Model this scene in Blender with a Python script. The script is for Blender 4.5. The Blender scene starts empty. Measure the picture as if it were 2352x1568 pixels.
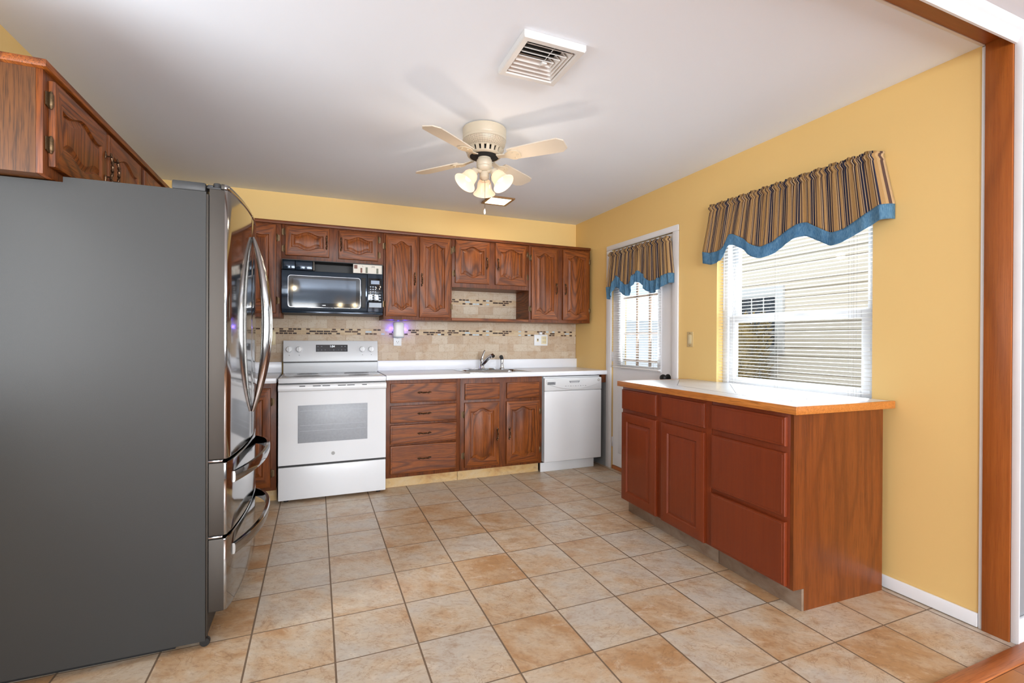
import bpy, bmesh, math, random
from mathutils import Vector, Matrix
random.seed(7)
PI = math.pi
S = bpy.context.scene
COL = S.collection

# ------------------------------------------------------------------ camera
F_PX, YAW, PITCH, ROLL, CAM_H = 1094.0, 0.38991, -0.0026, 0.0045, 1.1976
cam = bpy.data.cameras.new('camera')
cam.sensor_fit = 'HORIZONTAL'; cam.sensor_width = 36.0
cam.lens = F_PX / 2352.0 * 36.0
cam.clip_start = 0.02
cam_o = bpy.data.objects.new('camera', cam); COL.objects.link(cam_o)
_c, _s = math.cos(YAW), math.sin(YAW)
_R = Vector((_c, -_s, 0)); _F = Vector((_s, _c, 0)); _U = Vector((0, 0, 1))
_F2 = _F * math.cos(PITCH) + _U * math.sin(PITCH)
_U2 = _U * math.cos(PITCH) - _F * math.sin(PITCH)
_R3 = _R * math.cos(ROLL) + _U2 * math.sin(ROLL)
_U3 = _U2 * math.cos(ROLL) - _R * math.sin(ROLL)
_m = Matrix((_R3, _U3, -_F2)).transposed().to_4x4()
_m.translation = Vector((0, 0, CAM_H))
cam_o.matrix_world = _m
S.camera = cam_o

# ------------------------------------------------------------------ view, world, sun, big lights
S.view_settings.view_transform = 'Standard'
S.view_settings.look = 'None'
S.view_settings.gamma = 1.0
S.view_settings.use_curve_mapping = False
S.view_settings.exposure = 0.25

world = bpy.data.worlds.new('world'); S.world = world
world.use_nodes = True
wn = world.node_tree.nodes; wn.clear()
bg = wn.new('ShaderNodeBackground'); wo = wn.new('ShaderNodeOutputWorld')
bg.inputs[0].default_value = (0.80, 0.90, 1.0, 1); bg.inputs[1].default_value = 0.95
world.node_tree.links.new(bg.outputs[0], wo.inputs[0])

def lamp(name, kind, loc, energy, color=(1, 1, 1), target=None, size=None, size_y=None, radius=None):
    l = bpy.data.lights.new(name, kind); l.energy = energy; l.color = color
    if kind == 'AREA':
        l.shape = 'RECTANGLE'; l.size = size; l.size_y = size_y or size
    if kind == 'SUN': l.angle = radius
    if kind in ('POINT', 'SPOT') and radius is not None: l.shadow_soft_size = radius
    o = bpy.data.objects.new(name, l); COL.objects.link(o); o.location = loc
    if target is not None:
        o.rotation_euler = (Vector(target) - Vector(loc)).to_track_quat('-Z', 'Y').to_euler()
    return o

lamp('sun', 'SUN', (-6, -3, 9), 1.6, (1, 0.97, 0.92), target=(4, 1.5, 0), radius=0.2)
# added fill lights behind the camera, at the unseen rear wall's openings
lamp('added_rear_fill_a', 'AREA', (-1.0, -4.55, 1.45), 258, (0.93, 0.965, 1.0), target=(-1.0, 0, 5.2), size=2.0, size_y=1.7)
lamp('added_rear_fill_b', 'AREA', (2.0, -4.55, 1.45), 258, (0.93, 0.965, 1.0), target=(2.0, 0, 5.2), size=2.0, size_y=1.7)
# added fill light at an unseen gap in the left wall, brightens the ceiling
lamp('added_left_fill', 'AREA', (-1.26, 1.56, 1.5), 17, (0.90, 0.95, 1.0), target=(2.0, 3.2, 2.9), size=0.85, size_y=1.1)
# daylight through the kitchen window and the glazed door
lamp('kitchen_window_daylight', 'AREA', (2.80, 2.02, 1.45), 27, (0.88, 0.95, 1.0), target=(0, 2.02, 2.3), size=0.9, size_y=1.1)
lamp('kitchen_door_daylight', 'AREA', (2.72, 3.38, 1.45), 13, (0.88, 0.95, 1.0), target=(0, 3.38, 2.6), size=0.5, size_y=0.9)

# ------------------------------------------------------------------ materials
def srgb(r, g, b):
    f = lambda c: (c / 255 / 12.92) if c / 255 <= 0.04045 else ((c / 255 + 0.055) / 1.055) ** 2.4
    return (f(r), f(g), f(b), 1)

class NT:
    def __init__(s, name):
        s.m = bpy.data.materials.new(name); s.m.use_nodes = True
        s.t = s.m.node_tree; s.t.nodes.clear()
        s.out = s.t.nodes.new('ShaderNodeOutputMaterial')
    def n(s, typ, ins=None, **props):
        nd = s.t.nodes.new('ShaderNode' + typ)
        for k, v in props.items(): setattr(nd, k, v)
        for k, v in (ins or {}).items():
            sock = nd.inputs[k]
            if isinstance(v, bpy.types.NodeSocket): s.t.links.new(v, sock)
            else: sock.default_value = v
        return nd
    def math(s, op, a, b=None, c=None):
        ins = {0: a}
        if b is not None: ins[1] = b
        if c is not None: ins[2] = c
        return s.n('Math', ins, operation=op).outputs[0]
    def mix(s, fac, a, b, blend='MIX'):
        nd = s.n('Mix', None, data_type='RGBA', blend_type=blend)
        for i, v in ((0, fac), (6, a), (7, b)):
            if isinstance(v, bpy.types.NodeSocket): s.t.links.new(v, nd.inputs[i])
            else: nd.inputs[i].default_value = v
        return nd.outputs[2]
    def ramp(s, fac, stops, interp='LINEAR'):
        nd = s.n('ValToRGB', {0: fac}); cr = nd.color_ramp; cr.interpolation = interp
        while len(cr.elements) < len(stops): cr.elements.new(0.5)
        for e, (p, c) in zip(cr.elements, stops): e.position = p; e.color = c
        return nd.outputs[0]
    def obj(s): return s.n('TexCoord').outputs['Object']
    def mapping(s, vec, scale=(1, 1, 1), loc=None, rot=(0, 0, 0)):
        nd = s.n('Mapping', {0: vec, 'Scale': scale, 'Rotation': rot})
        if loc is not None:
            if isinstance(loc, bpy.types.NodeSocket): s.t.links.new(loc, nd.inputs['Location'])
            else: nd.inputs['Location'].default_value = loc
        return nd.outputs[0]
    def noise(s, vec, scale=5, detail=2, rough=0.5, dist=0.0):
        return s.n('TexNoise', {'Vector': vec, 'Scale': scale, 'Detail': detail, 'Roughness': rough, 'Distortion': dist})
    def principled(s, color, rough=0.5, metal=0.0, normal=None, **kw):
        ins = {'Base Color': color, 'Roughness': rough, 'Metallic': metal}
        if normal is not None: ins['Normal'] = normal
        ins.update(kw)
        p = s.n('BsdfPrincipled', ins)
        s.t.links.new(p.outputs[0], s.out.inputs[0]); return p
    def bump(s, h, strength=0.2, dist=0.01):
        return s.n('Bump', {'Height': h, 'Strength': strength, 'Distance': dist}).outputs[0]

M = {}
def plain(name, rgb, rough=0.5, metal=0.0, var=0.04, vscale=6.0, bump=0.0, bscale=150.0, **kw):
    t = NT(name); c = srgb(*rgb); v = t.obj()
    nz = t.noise(v, vscale, 3).outputs[0]
    d = tuple(max(0, x * (1 - var)) for x in c[:3]) + (1,); l = tuple(min(1, x * (1 + var)) for x in c[:3]) + (1,)
    colr = t.ramp(nz, [(0.3, d), (0.7, l)])
    nrm = t.bump(t.noise(v, bscale, 2).outputs[0], bump, 0.002) if bump else None
    t.principled(colr, rough, metal, nrm, **kw)
    M[name] = t.m; return t.m

def wood(name, dark, mid, light, axis=2, rings=34, ringscale=2.4, rough=0.46, ringamt=0.8, poreamt=0.75, coat=0.2, knots=False):
    t = NT(name)
    rnd = t.n('ObjectInfo').outputs['Random']
    off = t.n('CombineXYZ', {0: t.math('MULTIPLY', rnd, 13.1), 1: t.math('MULTIPLY', rnd, 7.7), 2: t.math('MULTIPLY', rnd, 29.3)}).outputs[0]
    sc = [1, 1, 1]; sc[axis] = 0.15
    v = t.mapping(t.obj(), tuple(sc), off)
    warp = t.noise(v, ringscale, 1.5, 0.45, 0.3).outputs[0]
    fine = t.noise(v, 26, 2, 0.5).outputs[0]
    ph = t.math('ADD', t.math('MULTIPLY', warp, rings * 2 * PI), t.math('MULTIPLY', fine, 1.1))
    ring = t.math('MULTIPLY_ADD', t.math('SINE', ph), 0.5, 0.5)
    ring = t.math('POWER', ring, 3.2)
    sc2 = [1, 1, 1]; sc2[axis] = 0.03
    v2 = t.mapping(t.obj(), tuple(sc2), off)
    pore = t.noise(v2, 330, 2, 0.6).outputs[0]
    pm = t.n('MapRange', {0: pore, 1: 0.5, 2: 0.66, 3: 0.0, 4: 1.0}).outputs[0]
    streak = t.noise(v2, 70, 3, 0.6).outputs[0]
    base = t.ramp(streak, [(0.3, mid), (0.7, light)])
    c1 = t.mix(t.math('MULTIPLY', ring, 0.85 * ringamt), base, dark)
    c2 = t.mix(t.math('MULTIPLY', pm, poreamt), c1, tuple(x * 0.55 for x in dark[:3]) + (1,))
    big = t.noise(t.obj(), 1.7, 2).outputs[0]
    c3 = t.mix(t.n('MapRange', {0: big, 1: 0.35, 2: 0.7, 3: 0.0, 4: 0.35}).outputs[0], c2, tuple(x * 0.75 for x in mid[:3]) + (1,))
    if knots:
        sk = [3.2, 3.2, 3.2]; sk[axis] = 2.0
        vd = t.n('TexVoronoi', {'Vector': t.mapping(t.obj(), tuple(sk), (0.3, 0.21, 0.12)), 'Scale': 1.0}).outputs['Distance']
        kd = t.math('ADD', vd, t.math('MULTIPLY', t.math('SUBTRACT', fine, 0.5), 0.04))
        c3 = t.mix(t.n('MapRange', {0: kd, 1: 0.035, 2: 0.075, 3: 0.85, 4: 0.0}).outputs[0], c3, srgb(66, 28, 10))
    nrm = t.bump(t.math('ADD', ring, pm), 0.12, 0.0015)
    t.principled(c3, rough, 0.0, nrm, **{'Coat Weight': coat * 0.5, 'Coat Roughness': 0.3, 'Specular IOR Level': 0.35})
    M[name] = t.m; return t.m

OD, OM, OL = srgb(54, 22, 7), srgb(122, 60, 16), srgb(150, 82, 26)
wood('oak_vertical', OD, OM, OL, 2)
wood('oak_horizontal', OD, OM, OL, 0, rings=36, ringscale=2.8)
wood('oak_depth', OD, OM, OL, 1)
wood('oak_veneer', srgb(48, 24, 9), srgb(84, 48, 20), srgb(100, 60, 26), 2, ringamt=0.25)
wood('oak_frame', srgb(50, 20, 6), srgb(104, 50, 15), srgb(122, 63, 21), 2, ringamt=0.5)
wood('oak_frame_rail', srgb(50, 20, 6), srgb(104, 50, 15), srgb(122, 63, 21), 0, ringamt=0.5)
wood('cherry', srgb(102, 40, 16), srgb(119, 48, 19), srgb(127, 54, 22), 2, rings=5, ringamt=0.25, poreamt=0.12, rough=0.33)
wood('cherry_panel', srgb(78, 36, 11), srgb(112, 55, 18), srgb(130, 68, 25), 2, rings=7, ringscale=5, ringamt=0.5, poreamt=0.5, rough=0.3)
wood('edge_oak', srgb(140, 78, 28), srgb(186, 112, 46), srgb(204, 132, 62), 1, rings=4, ringamt=0.3, poreamt=0.7, rough=0.35)
wood('pine_post', srgb(116, 58, 16), srgb(152, 80, 28), srgb(164, 92, 36), 2, rings=8, ringscale=3, ringamt=0.45, poreamt=0.2, rough=0.4, knots=True)
wood('pine_beam', srgb(116, 58, 16), srgb(152, 80, 28), srgb(164, 92, 36), 0, rings=8, ringscale=3, ringamt=0.45, poreamt=0.2, rough=0.4, knots=True)
wood('threshold_oak', srgb(140, 72, 32), srgb(180, 104, 56), srgb(196, 120, 70), 0, rings=9, ringamt=0.5, poreamt=0.5, rough=0.35)

plain('yellow_paint', (230, 195, 126), 0.6, var=0.02, vscale=1.2, bump=0.05)
plain('ceiling_paint', (234, 242, 252), 0.8, var=0.012, vscale=1.0, bump=0.08)
plain('white_paint', (226, 226, 228), 0.4, var=0.02)
plain('white_trim', (222, 222, 224), 0.35, var=0.02)
plain('grey_paint', (138, 140, 143), 0.6, var=0.02)
plain('grey_board', (150, 152, 154), 0.6, var=0.06)
plain('white_enamel', (224, 226, 229), 0.3, var=0.01)
plain('white_plastic', (220, 222, 224), 0.35, var=0.01)
plain('range_panel', (204, 206, 209), 0.3, var=0.01)
plain('cooktop_glass', (196, 198, 201), 0.12, var=0.05, vscale=300)
plain('white_laminate', (226, 228, 234), 0.28, var=0.015)
plain('white_tile', (206, 210, 216), 0.25, var=0.015)
plain('seam_dark', (62, 64, 68), 0.6)
plain('stainless', (156, 154, 152), 0.09, 1.0, var=0.03, vscale=2)
plain('stainless_side', (80, 76, 72), 0.55, 1.0, var=0.05, vscale=2)
plain('fridge_side_grey', (37, 37, 36), 0.55, var=0.02, vscale=3, bump=0.15, bscale=700)
plain('dark_plastic', (46, 47, 48), 0.45)
plain('black_plastic', (12, 12, 13), 0.5)
plain('black_gloss', (16, 19, 24), 0.06, var=0.02)
plain('blue_gloss', (44, 56, 70), 0.1, 0.35, var=0.03)
plain('microwave_glass', (70, 78, 88), 0.05, 0.35, var=0.06, vscale=8)
plain('chrome', (205, 208, 212), 0.08, 1.0, var=0.01)
plain('sink_steel', (188, 190, 193), 0.2, 1.0, var=0.03)
plain('bronze', (84, 62, 44), 0.32, 0.85, var=0.45, vscale=220)
plain('brass_old', (96, 76, 52), 0.4, 0.7, var=0.25, vscale=200)
plain('fan_white', (198, 186, 164), 0.35, var=0.02)
plain('fan_blade', (204, 194, 178), 0.4, var=0.02)
plain('tan_trim', (150, 112, 70), 0.4, var=0.05)
plain('vent_metal', (222, 222, 220), 0.35, var=0.01)
plain('duct_dark', (22, 22, 24), 0.7)
plain('beige_plastic', (196, 172, 124), 0.4, var=0.02)
plain('cream_plastic', (214, 200, 160), 0.4, var=0.02)
plain('blind_vinyl', (236, 236, 236), 0.4, var=0.01, **{'Subsurface Weight': 0.0})
plain('cord', (160, 156, 150), 0.7)
plain('muntin_tan', (150, 122, 104), 0.5, var=0.05)
plain('oven_glass', (156, 160, 166), 0.4, var=0.05, vscale=60)
plain('oven_line', (186, 190, 196), 0.2)
plain('label_white', (214, 210, 200), 0.5)
plain('label_brown', (112, 66, 50), 0.5)
plain('label_green', (104, 108, 92), 0.5)
plain('ink', (30, 30, 34), 0.5)
plain('ink_grey', (140, 142, 146), 0.5)
plain('key_grey', (150, 162, 176), 0.4)
plain('lcd_grey', (120, 140, 165), 0.2)
plain('window_dark', (52, 58, 66), 0.08)
plain('roof_grey', (120, 118, 120), 0.8)
plain('concrete', (235, 236, 238), 0.9, var=0.1)

def emit(name, rgb, strength, mixdiff=None):
    t = NT(name); e = t.n('Emission', {0: srgb(*rgb), 1: strength})
    t.t.links.new(e.outputs[0], t.out.inputs[0]); M[name] = t.m
emit('clock_digits', (235, 245, 255), 1.6)
emit('bulb_glow', (255, 228, 192), 4.0)
emit('panel_glow', (255, 238, 205), 2.6)
def shade_mat():
    t = NT('shade_glass'); v = t.obj()
    lw = t.n('LayerWeight', {0: 0.35}).outputs['Facing']
    st = t.n('MapRange', {0: lw, 1: 0.0, 2: 1.0, 3: 1.0, 4: 0.55}).outputs[0]
    e = t.n('Emission', {0: srgb(255, 208, 164), 1: 0.55})
    d = t.n('BsdfPrincipled', {'Base Color': srgb(200, 176, 156), 'Roughness': 0.3})
    a = t.n('AddShader', {0: e.outputs[0], 1: d.outputs[0]})
    t.t.links.new(a.outputs[0], t.out.inputs[0]); M['shade_glass'] = t.m
shade_mat()

def glass_mat():
    t = NT('pane_glass')
    a = t.n('BsdfTransparent', {0: (0.96, 0.98, 0.98, 1)}); g = t.n('BsdfGlossy', {0: (1, 1, 1, 1), 1: 0.02})
    fr = t.math('MULTIPLY_ADD', t.math('POWER', t.n('LayerWeight', {0: 0.5}).outputs['Facing'], 4.0), 0.5, 0.018)
    mx = t.n('MixShader', {0: fr, 1: a.outputs[0], 2: g.outputs[0]})
    t.t.links.new(mx.outputs[0], t.out.inputs[0]); M['pane_glass'] = t.m
    t = NT('insect_screen')
    a = t.n('BsdfTransparent', {0: (1, 1, 1, 1)}); g = t.n('BsdfDiffuse', {0: srgb(88, 86, 82)})
    nz = t.noise(t.obj(), 900, 1).outputs[0]
    fac = t.n('MapRange', {0: nz, 1: 0.3, 2: 0.7, 3: 0.13, 4: 0.19}).outputs[0]
    mx = t.n('MixShader', {0: fac, 1: a.outputs[0], 2: g.outputs[0]})
    t.t.links.new(mx.outputs[0], t.out.inputs[0]); M['insect_screen'] = t.m
glass_mat()

def floor_mat():
    t = NT('floor_tile'); v = t.obj(); T = 0.3078; G = 0.0060
    x0, y0 = 0.0692, 3.7236
    sep = t.n('SeparateXYZ', {0: v})
    u = t.math('DIVIDE', t.math('SUBTRACT', sep.outputs[0], x0), T)
    w = t.math('DIVIDE', t.math('SUBTRACT', sep.outputs[1], y0), T)
    iu, iw = t.math('FLOOR', u), t.math('FLOOR', w)
    def edge(a, g):
        f = t.math('FRACT', a); d = t.math('MINIMUM', f, t.math('SUBTRACT', 1.0, f))
        return t.math('LESS_THAN', d, g / T / 2)
    grout = t.math('MAXIMUM', edge(u, G * 1.15), edge(w, G * 0.85))
    cell = t.n('CombineXYZ', {0: iu, 1: iw, 2: 0.0}).outputs[0]
    wnz = t.n('TexWhiteNoise', {'Vector': cell}, noise_dimensions='3D')
    r1 = wnz.outputs['Value']; rc = wnz.outputs['Color']
    sc = t.n('SeparateColor', {0: rc})
    off = t.n('VectorMath', {0: rc, 1: (17, 23, 31)}, operation='MULTIPLY').outputs[0]
    loc = t.n('VectorMath', {0: v, 1: off}, operation='ADD').outputs[0]
    rot = t.n('VectorRotate', {'Vector': loc, 'Center': off, 'Axis': (0, 0, 1), 'Angle': t.math('MULTIPLY', sc.outputs[1], 0.9)}).outputs[0]
    st = t.mapping(rot, (1.0, 1.5, 1.0))
    big = t.noise(st, 4.2, 6, 0.62, 0.25).outputs[0]
    med = t.noise(st, 13, 7, 0.7, 0.5).outputs[0]
    fin = t.noise(st, 55, 4, 0.6).outputs[0]
    ocre = t.math('ADD', big, t.math('MULTIPLY', t.math('SUBTRACT', r1, 0.5), 0.26))
    c = t.ramp(ocre, [(0.30, srgb(190, 180, 166)), (0.45, srgb(196, 180, 158)), (0.57, srgb(192, 165, 134)), (0.72, srgb(178, 138, 97))])
    c = t.mix(t.n('MapRange', {0: med, 1: 0.50, 2: 0.72, 3: 0.0, 4: 0.62}).outputs[0], c, srgb(154, 116, 80))
    c = t.mix(t.n('MapRange', {0: med, 1: 0.44, 2: 0.28, 3: 0.0, 4: 0.6}).outputs[0], c, srgb(218, 206, 188))
    c = t.mix(t.n('MapRange', {0: fin, 1: 0.53, 2: 0.74, 3: 0.0, 4: 0.5}).outputs[0], c, srgb(146, 114, 86))
    vn = t.noise(st, 7.5, 5, 0.62, 0.9).outputs[0]
    vein = t.n('MapRange', {0: t.math('ABSOLUTE', t.math('SUBTRACT', vn, 0.5)), 1: 0.0, 2: 0.016, 3: 0.55, 4: 0.0}).outputs[0]
    vein = t.math('MULTIPLY', vein, t.n('MapRange', {0: big, 1: 0.42, 2: 0.58, 3: 0.1, 4: 1.0}).outputs[0])
    c = t.mix(vein, c, srgb(140, 104, 74))
    c = t.mix(grout, c, srgb(112, 92, 73))
    h = t.math('SUBTRACT', t.math('MULTIPLY', med, 0.35), t.math('MULTIPLY', grout, 1.0))
    nrm = t.bump(h, 0.25, 0.003)
    rg = t.math('MULTIPLY_ADD', grout, 0.3, 0.36)
    t.principled(c, rg, 0.0, nrm); M['floor_tile'] = t.m
    # toe-kick tile
    t = NT('toe_tile'); v = t.obj()
    b = t.noise(t.mapping(v, (1, 1, 2)), 5, 5, 0.6, 0.5).outputs[0]; m2 = t.noise(v, 22, 5, 0.65).outputs[0]
    c = t.ramp(b, [(0.3, srgb(206, 184, 146)), (0.55, srgb(204, 168, 112)), (0.75, srgb(176, 128, 76))])
    c = t.mix(t.n('MapRange', {0: m2, 1: 0.52, 2: 0.75, 3: 0.0, 4: 0.5}).outputs[0], c, srgb(150, 112, 76))
    t.principled(c, 0.4); M['toe_tile'] = t.m
    t = NT('toe_tile_grey'); v = t.obj()
    b = t.noise(t.mapping(v, (2, 1, 2)), 7, 5, 0.6, 0.5).outputs[0]
    c = t.ramp(b, [(0.3, srgb(146, 130, 114)), (0.55, srgb(126, 104, 86)), (0.75, srgb(98, 74, 58))])
    t.principled(c, 0.4); M['toe_tile_grey'] = t.m
floor_mat()

def hardwood_mat():
    t = NT('hardwood'); v = t.obj()
    br = t.n('TexBrick', {'Vector': v, 'Color1': (0, 0, 0, 1), 'Color2': (1, 1, 1, 1), 'Mortar': (0.5, 0.5, 0.5, 1), 'Scale': 1.0,
                          'Mortar Size': 0.0012, 'Brick Width': 0.9, 'Row Height': 0.083}, offset=0.37)
    nz = t.noise(t.mapping(v, (0.05, 1, 1)), 60, 3, 0.6).outputs[0]
    c = t.ramp(br.outputs[0], [(0.0, srgb(158, 94, 46)), (1.0, srgb(196, 134, 78))])
    c = t.mix(t.math('MULTIPLY', nz, 0.5), c, srgb(140, 84, 42))
    c = t.mix(br.outputs[1], c, srgb(80, 44, 22))
    t.principled(c, 0.3); M['hardwood'] = t.m
hardwood_mat()

def splash_mat():
    t = NT('travertine_splash'); v = t.obj()      # object origin at the counter line: x along the wall, z up
    sep = t.n('SeparateXYZ', {0: v}); X, Z = sep.outputs[0], sep.outputs[2]
    band = lambda a, b: t.math('MULTIPLY', t.math('GREATER_THAN', Z, a), t.math('LESS_THAN', Z, b))
    isb = t.math('MAXIMUM', band(0.233, 0.287), band(0.534, 0.588))
    # shift rows above each mosaic strip so that whole courses sit on it
    up1 = t.math('MULTIPLY', t.math('GREATER_THAN', Z, 0.26), 0.018)
    up2 = t.math('MULTIPLY', t.math('GREATER_THAN', Z, 0.56), 0.02)
    zz = t.math('ADD', t.math('ADD', Z, up1), up2)
    vv = t.n('CombineXYZ', {0: X, 1: zz, 2: 0.0}).outputs[0]
    br = t.n('TexBrick', {'Vector': vv, 'Color1': (0, 0, 0, 1), 'Color2': (1, 1, 1, 1), 'Mortar': (0.5, 0.5, 0.5, 1), 'Scale': 1.0,
                          'Mortar Size': 0.0014, 'Mortar Smooth': 0.3, 'Brick Width': 0.154, 'Row Height': 0.0765}, offset=0.43)
    c = t.ramp(br.outputs[0], [(0.0, srgb(180, 159, 136)), (0.5, srgb(192, 174, 152)), (1.0, srgb(200, 187, 168))])
    st = t.mapping(v, (1, 1, 1.4))
    n1 = t.noise(st, 9, 5, 0.6, 0.6).outputs[0]; n2 = t.noise(st, 70, 3, 0.6).outputs[0]
    c = t.mix(t.n('MapRange', {0: n1, 1: 0.48, 2: 0.72, 3: 0, 4: 0.65}).outputs[0], c, srgb(170, 138, 104))
    c = t.mix(t.n('MapRange', {0: n2, 1: 0.56, 2: 0.72, 3: 0, 4: 0.5}).outputs[0], c, srgb(140, 112, 84))
    c = t.mix(t.math('MULTIPLY', br.outputs[1], 0.6), c, srgb(150, 128, 104))
    zm = t.math('SUBTRACT', Z, t.math('MULTIPLY_ADD', t.math('GREATER_THAN', Z, 0.4), 0.301, 0.233))
    vm = t.n('CombineXYZ', {0: X, 1: zm, 2: 0.0}).outputs[0]
    bm_ = t.n('TexBrick', {'Vector': vm, 'Color1': (0, 0, 0, 1), 'Color2': (1, 1, 1, 1), 'Mortar': (0.5, 0.5, 0.5, 1), 'Scale': 1.0,
                           'Mortar Size': 0.0026, 'Brick Width': 0.058, 'Row Height': 0.018}, offset=0.37, squash=0.6, squash_frequency=2)
    mc = t.ramp(bm_.outputs[0], [(0.0, srgb(48, 30, 22)), (0.24, srgb(74, 50, 36)), (0.42, srgb(196, 176, 146)), (0.70, srgb(186, 162, 130)), (0.93, srgb(176, 196, 208))], 'CONSTANT')
    mc = t.mix(bm_.outputs[1], mc, srgb(196, 172, 140))
    c = t.mix(isb, c, mc)
    dark = t.math('LESS_THAN', bm_.outputs[0], 0.42)
    gl = t.math('MULTIPLY', isb, t.math('MAXIMUM', dark, t.math('GREATER_THAN', bm_.outputs[0], 0.93)))
    rg = t.math('MULTIPLY_ADD', gl, -0.05, 0.55)
    h = t.math('SUBTRACT', t.math('MULTIPLY', n2, -0.2), t.mix(isb, br.outputs[1], bm_.outputs[1]))
    t.principled(c, rg, 0.0, t.bump(h, 0.3, 0.002), **{'Specular IOR Level': 0.3}); M['travertine_splash'] = t.m
splash_mat()

def stripe_mat():
    t = NT('striped_cotton')
    uv = t.n('UVMap').outputs[0]; sx = t.n('SeparateXYZ', {0: uv}).outputs[0]
    f = t.math('FRACT', sx)
    N, TN, TL, BR, CR = srgb(56, 56, 74), srgb(190, 152, 102), srgb(204, 170, 122), srgb(106, 84, 76), srgb(222, 192, 150)
    stops = [(0.0, N), (0.10, CR), (0.135, N), (0.235, TL), (0.29, BR), (0.36, TL), (0.41, TN), (0.56, TL), (0.61, BR), (0.66, CR), (0.70, N), (0.76, TN), (0.86, TL), (0.92, BR), (0.97, CR)]
    c = t.ramp(f, stops, 'CONSTANT')
    v = t.obj(); nz = t.noise(t.mapping(v, (1, 1, 0.2)), 400, 2).outputs[0]
    c = t.mix(t.math('MULTIPLY', nz, 0.25), c, srgb(60, 50, 48))
    d = t.n('BsdfDiffuse', {0: c}); tr = t.n('BsdfTranslucent', {0: c})
    mx = t.n('MixShader', {0: 0.25, 1: d.outputs[0], 2: tr.outputs[0]})
    t.t.links.new(mx.outputs[0], t.out.inputs[0]); M['striped_cotton'] = t.m
    t = NT('denim_border'); v = t.obj()
    nz = t.noise(t.mapping(v, (1, 1, 0.15)), 300, 3, 0.6).outputs[0]; n2 = t.noise(v, 14, 3).outputs[0]
    c = t.ramp(nz, [(0.3, srgb(74, 120, 154)), (0.7, srgb(136, 174, 196))])
    c = t.mix(t.math('MULTIPLY', n2, 0.5), c, srgb(66, 116, 156))
    d = t.n('BsdfDiffuse', {0: c}); tr = t.n('BsdfTranslucent', {0: c})
    mx = t.n('MixShader', {0: 0.35, 1: d.outputs[0], 2: tr.outputs[0]})
    t.t.links.new(mx.outputs[0], t.out.inputs[0]); M['denim_border'] = t.m
stripe_mat()

def misc_mats():
    t = NT('fan_mesh'); v = t.obj()
    sep = t.n('SeparateXYZ', {0: v}); a = t.math('ARCTAN2', sep.outputs[1], sep.outputs[0])
    s1 = t.math('SINE', t.math('ADD', t.math('MULTIPLY', a, 60), t.math('MULTIPLY', sep.outputs[2], 700)))
    s2 = t.math('SINE', t.math('SUBTRACT', t.math('MULTIPLY', a, 60), t.math('MULTIPLY', sep.outputs[2], 700)))
    h = t.math('GREATER_THAN', t.math('MULTIPLY', s1, s2), 0.12)
    c = t.mix(h, srgb(222, 208, 184), srgb(92, 74, 58)); t.principled(c, 0.4); M['fan_mesh'] = t.m
    t = NT('leaf'); v = t.obj()
    c = t.ramp(t.noise(v, 9, 4).outputs[0], [(0.3, srgb(112, 90, 36)), (0.5, srgb(150, 124, 52)), (0.7, srgb(176, 148, 82))])
    t.principled(c, 0.7); M['leaf'] = t.m
    t = NT('vinyl_siding'); v = t.obj()
    c = t.ramp(t.noise(v, 0.8, 2).outputs[0], [(0.3, srgb(224, 212, 196)), (0.7, srgb(232, 222, 208))]); t.principled(c, 0.6); M['vinyl_siding'] = t.m
misc_mats()

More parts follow.
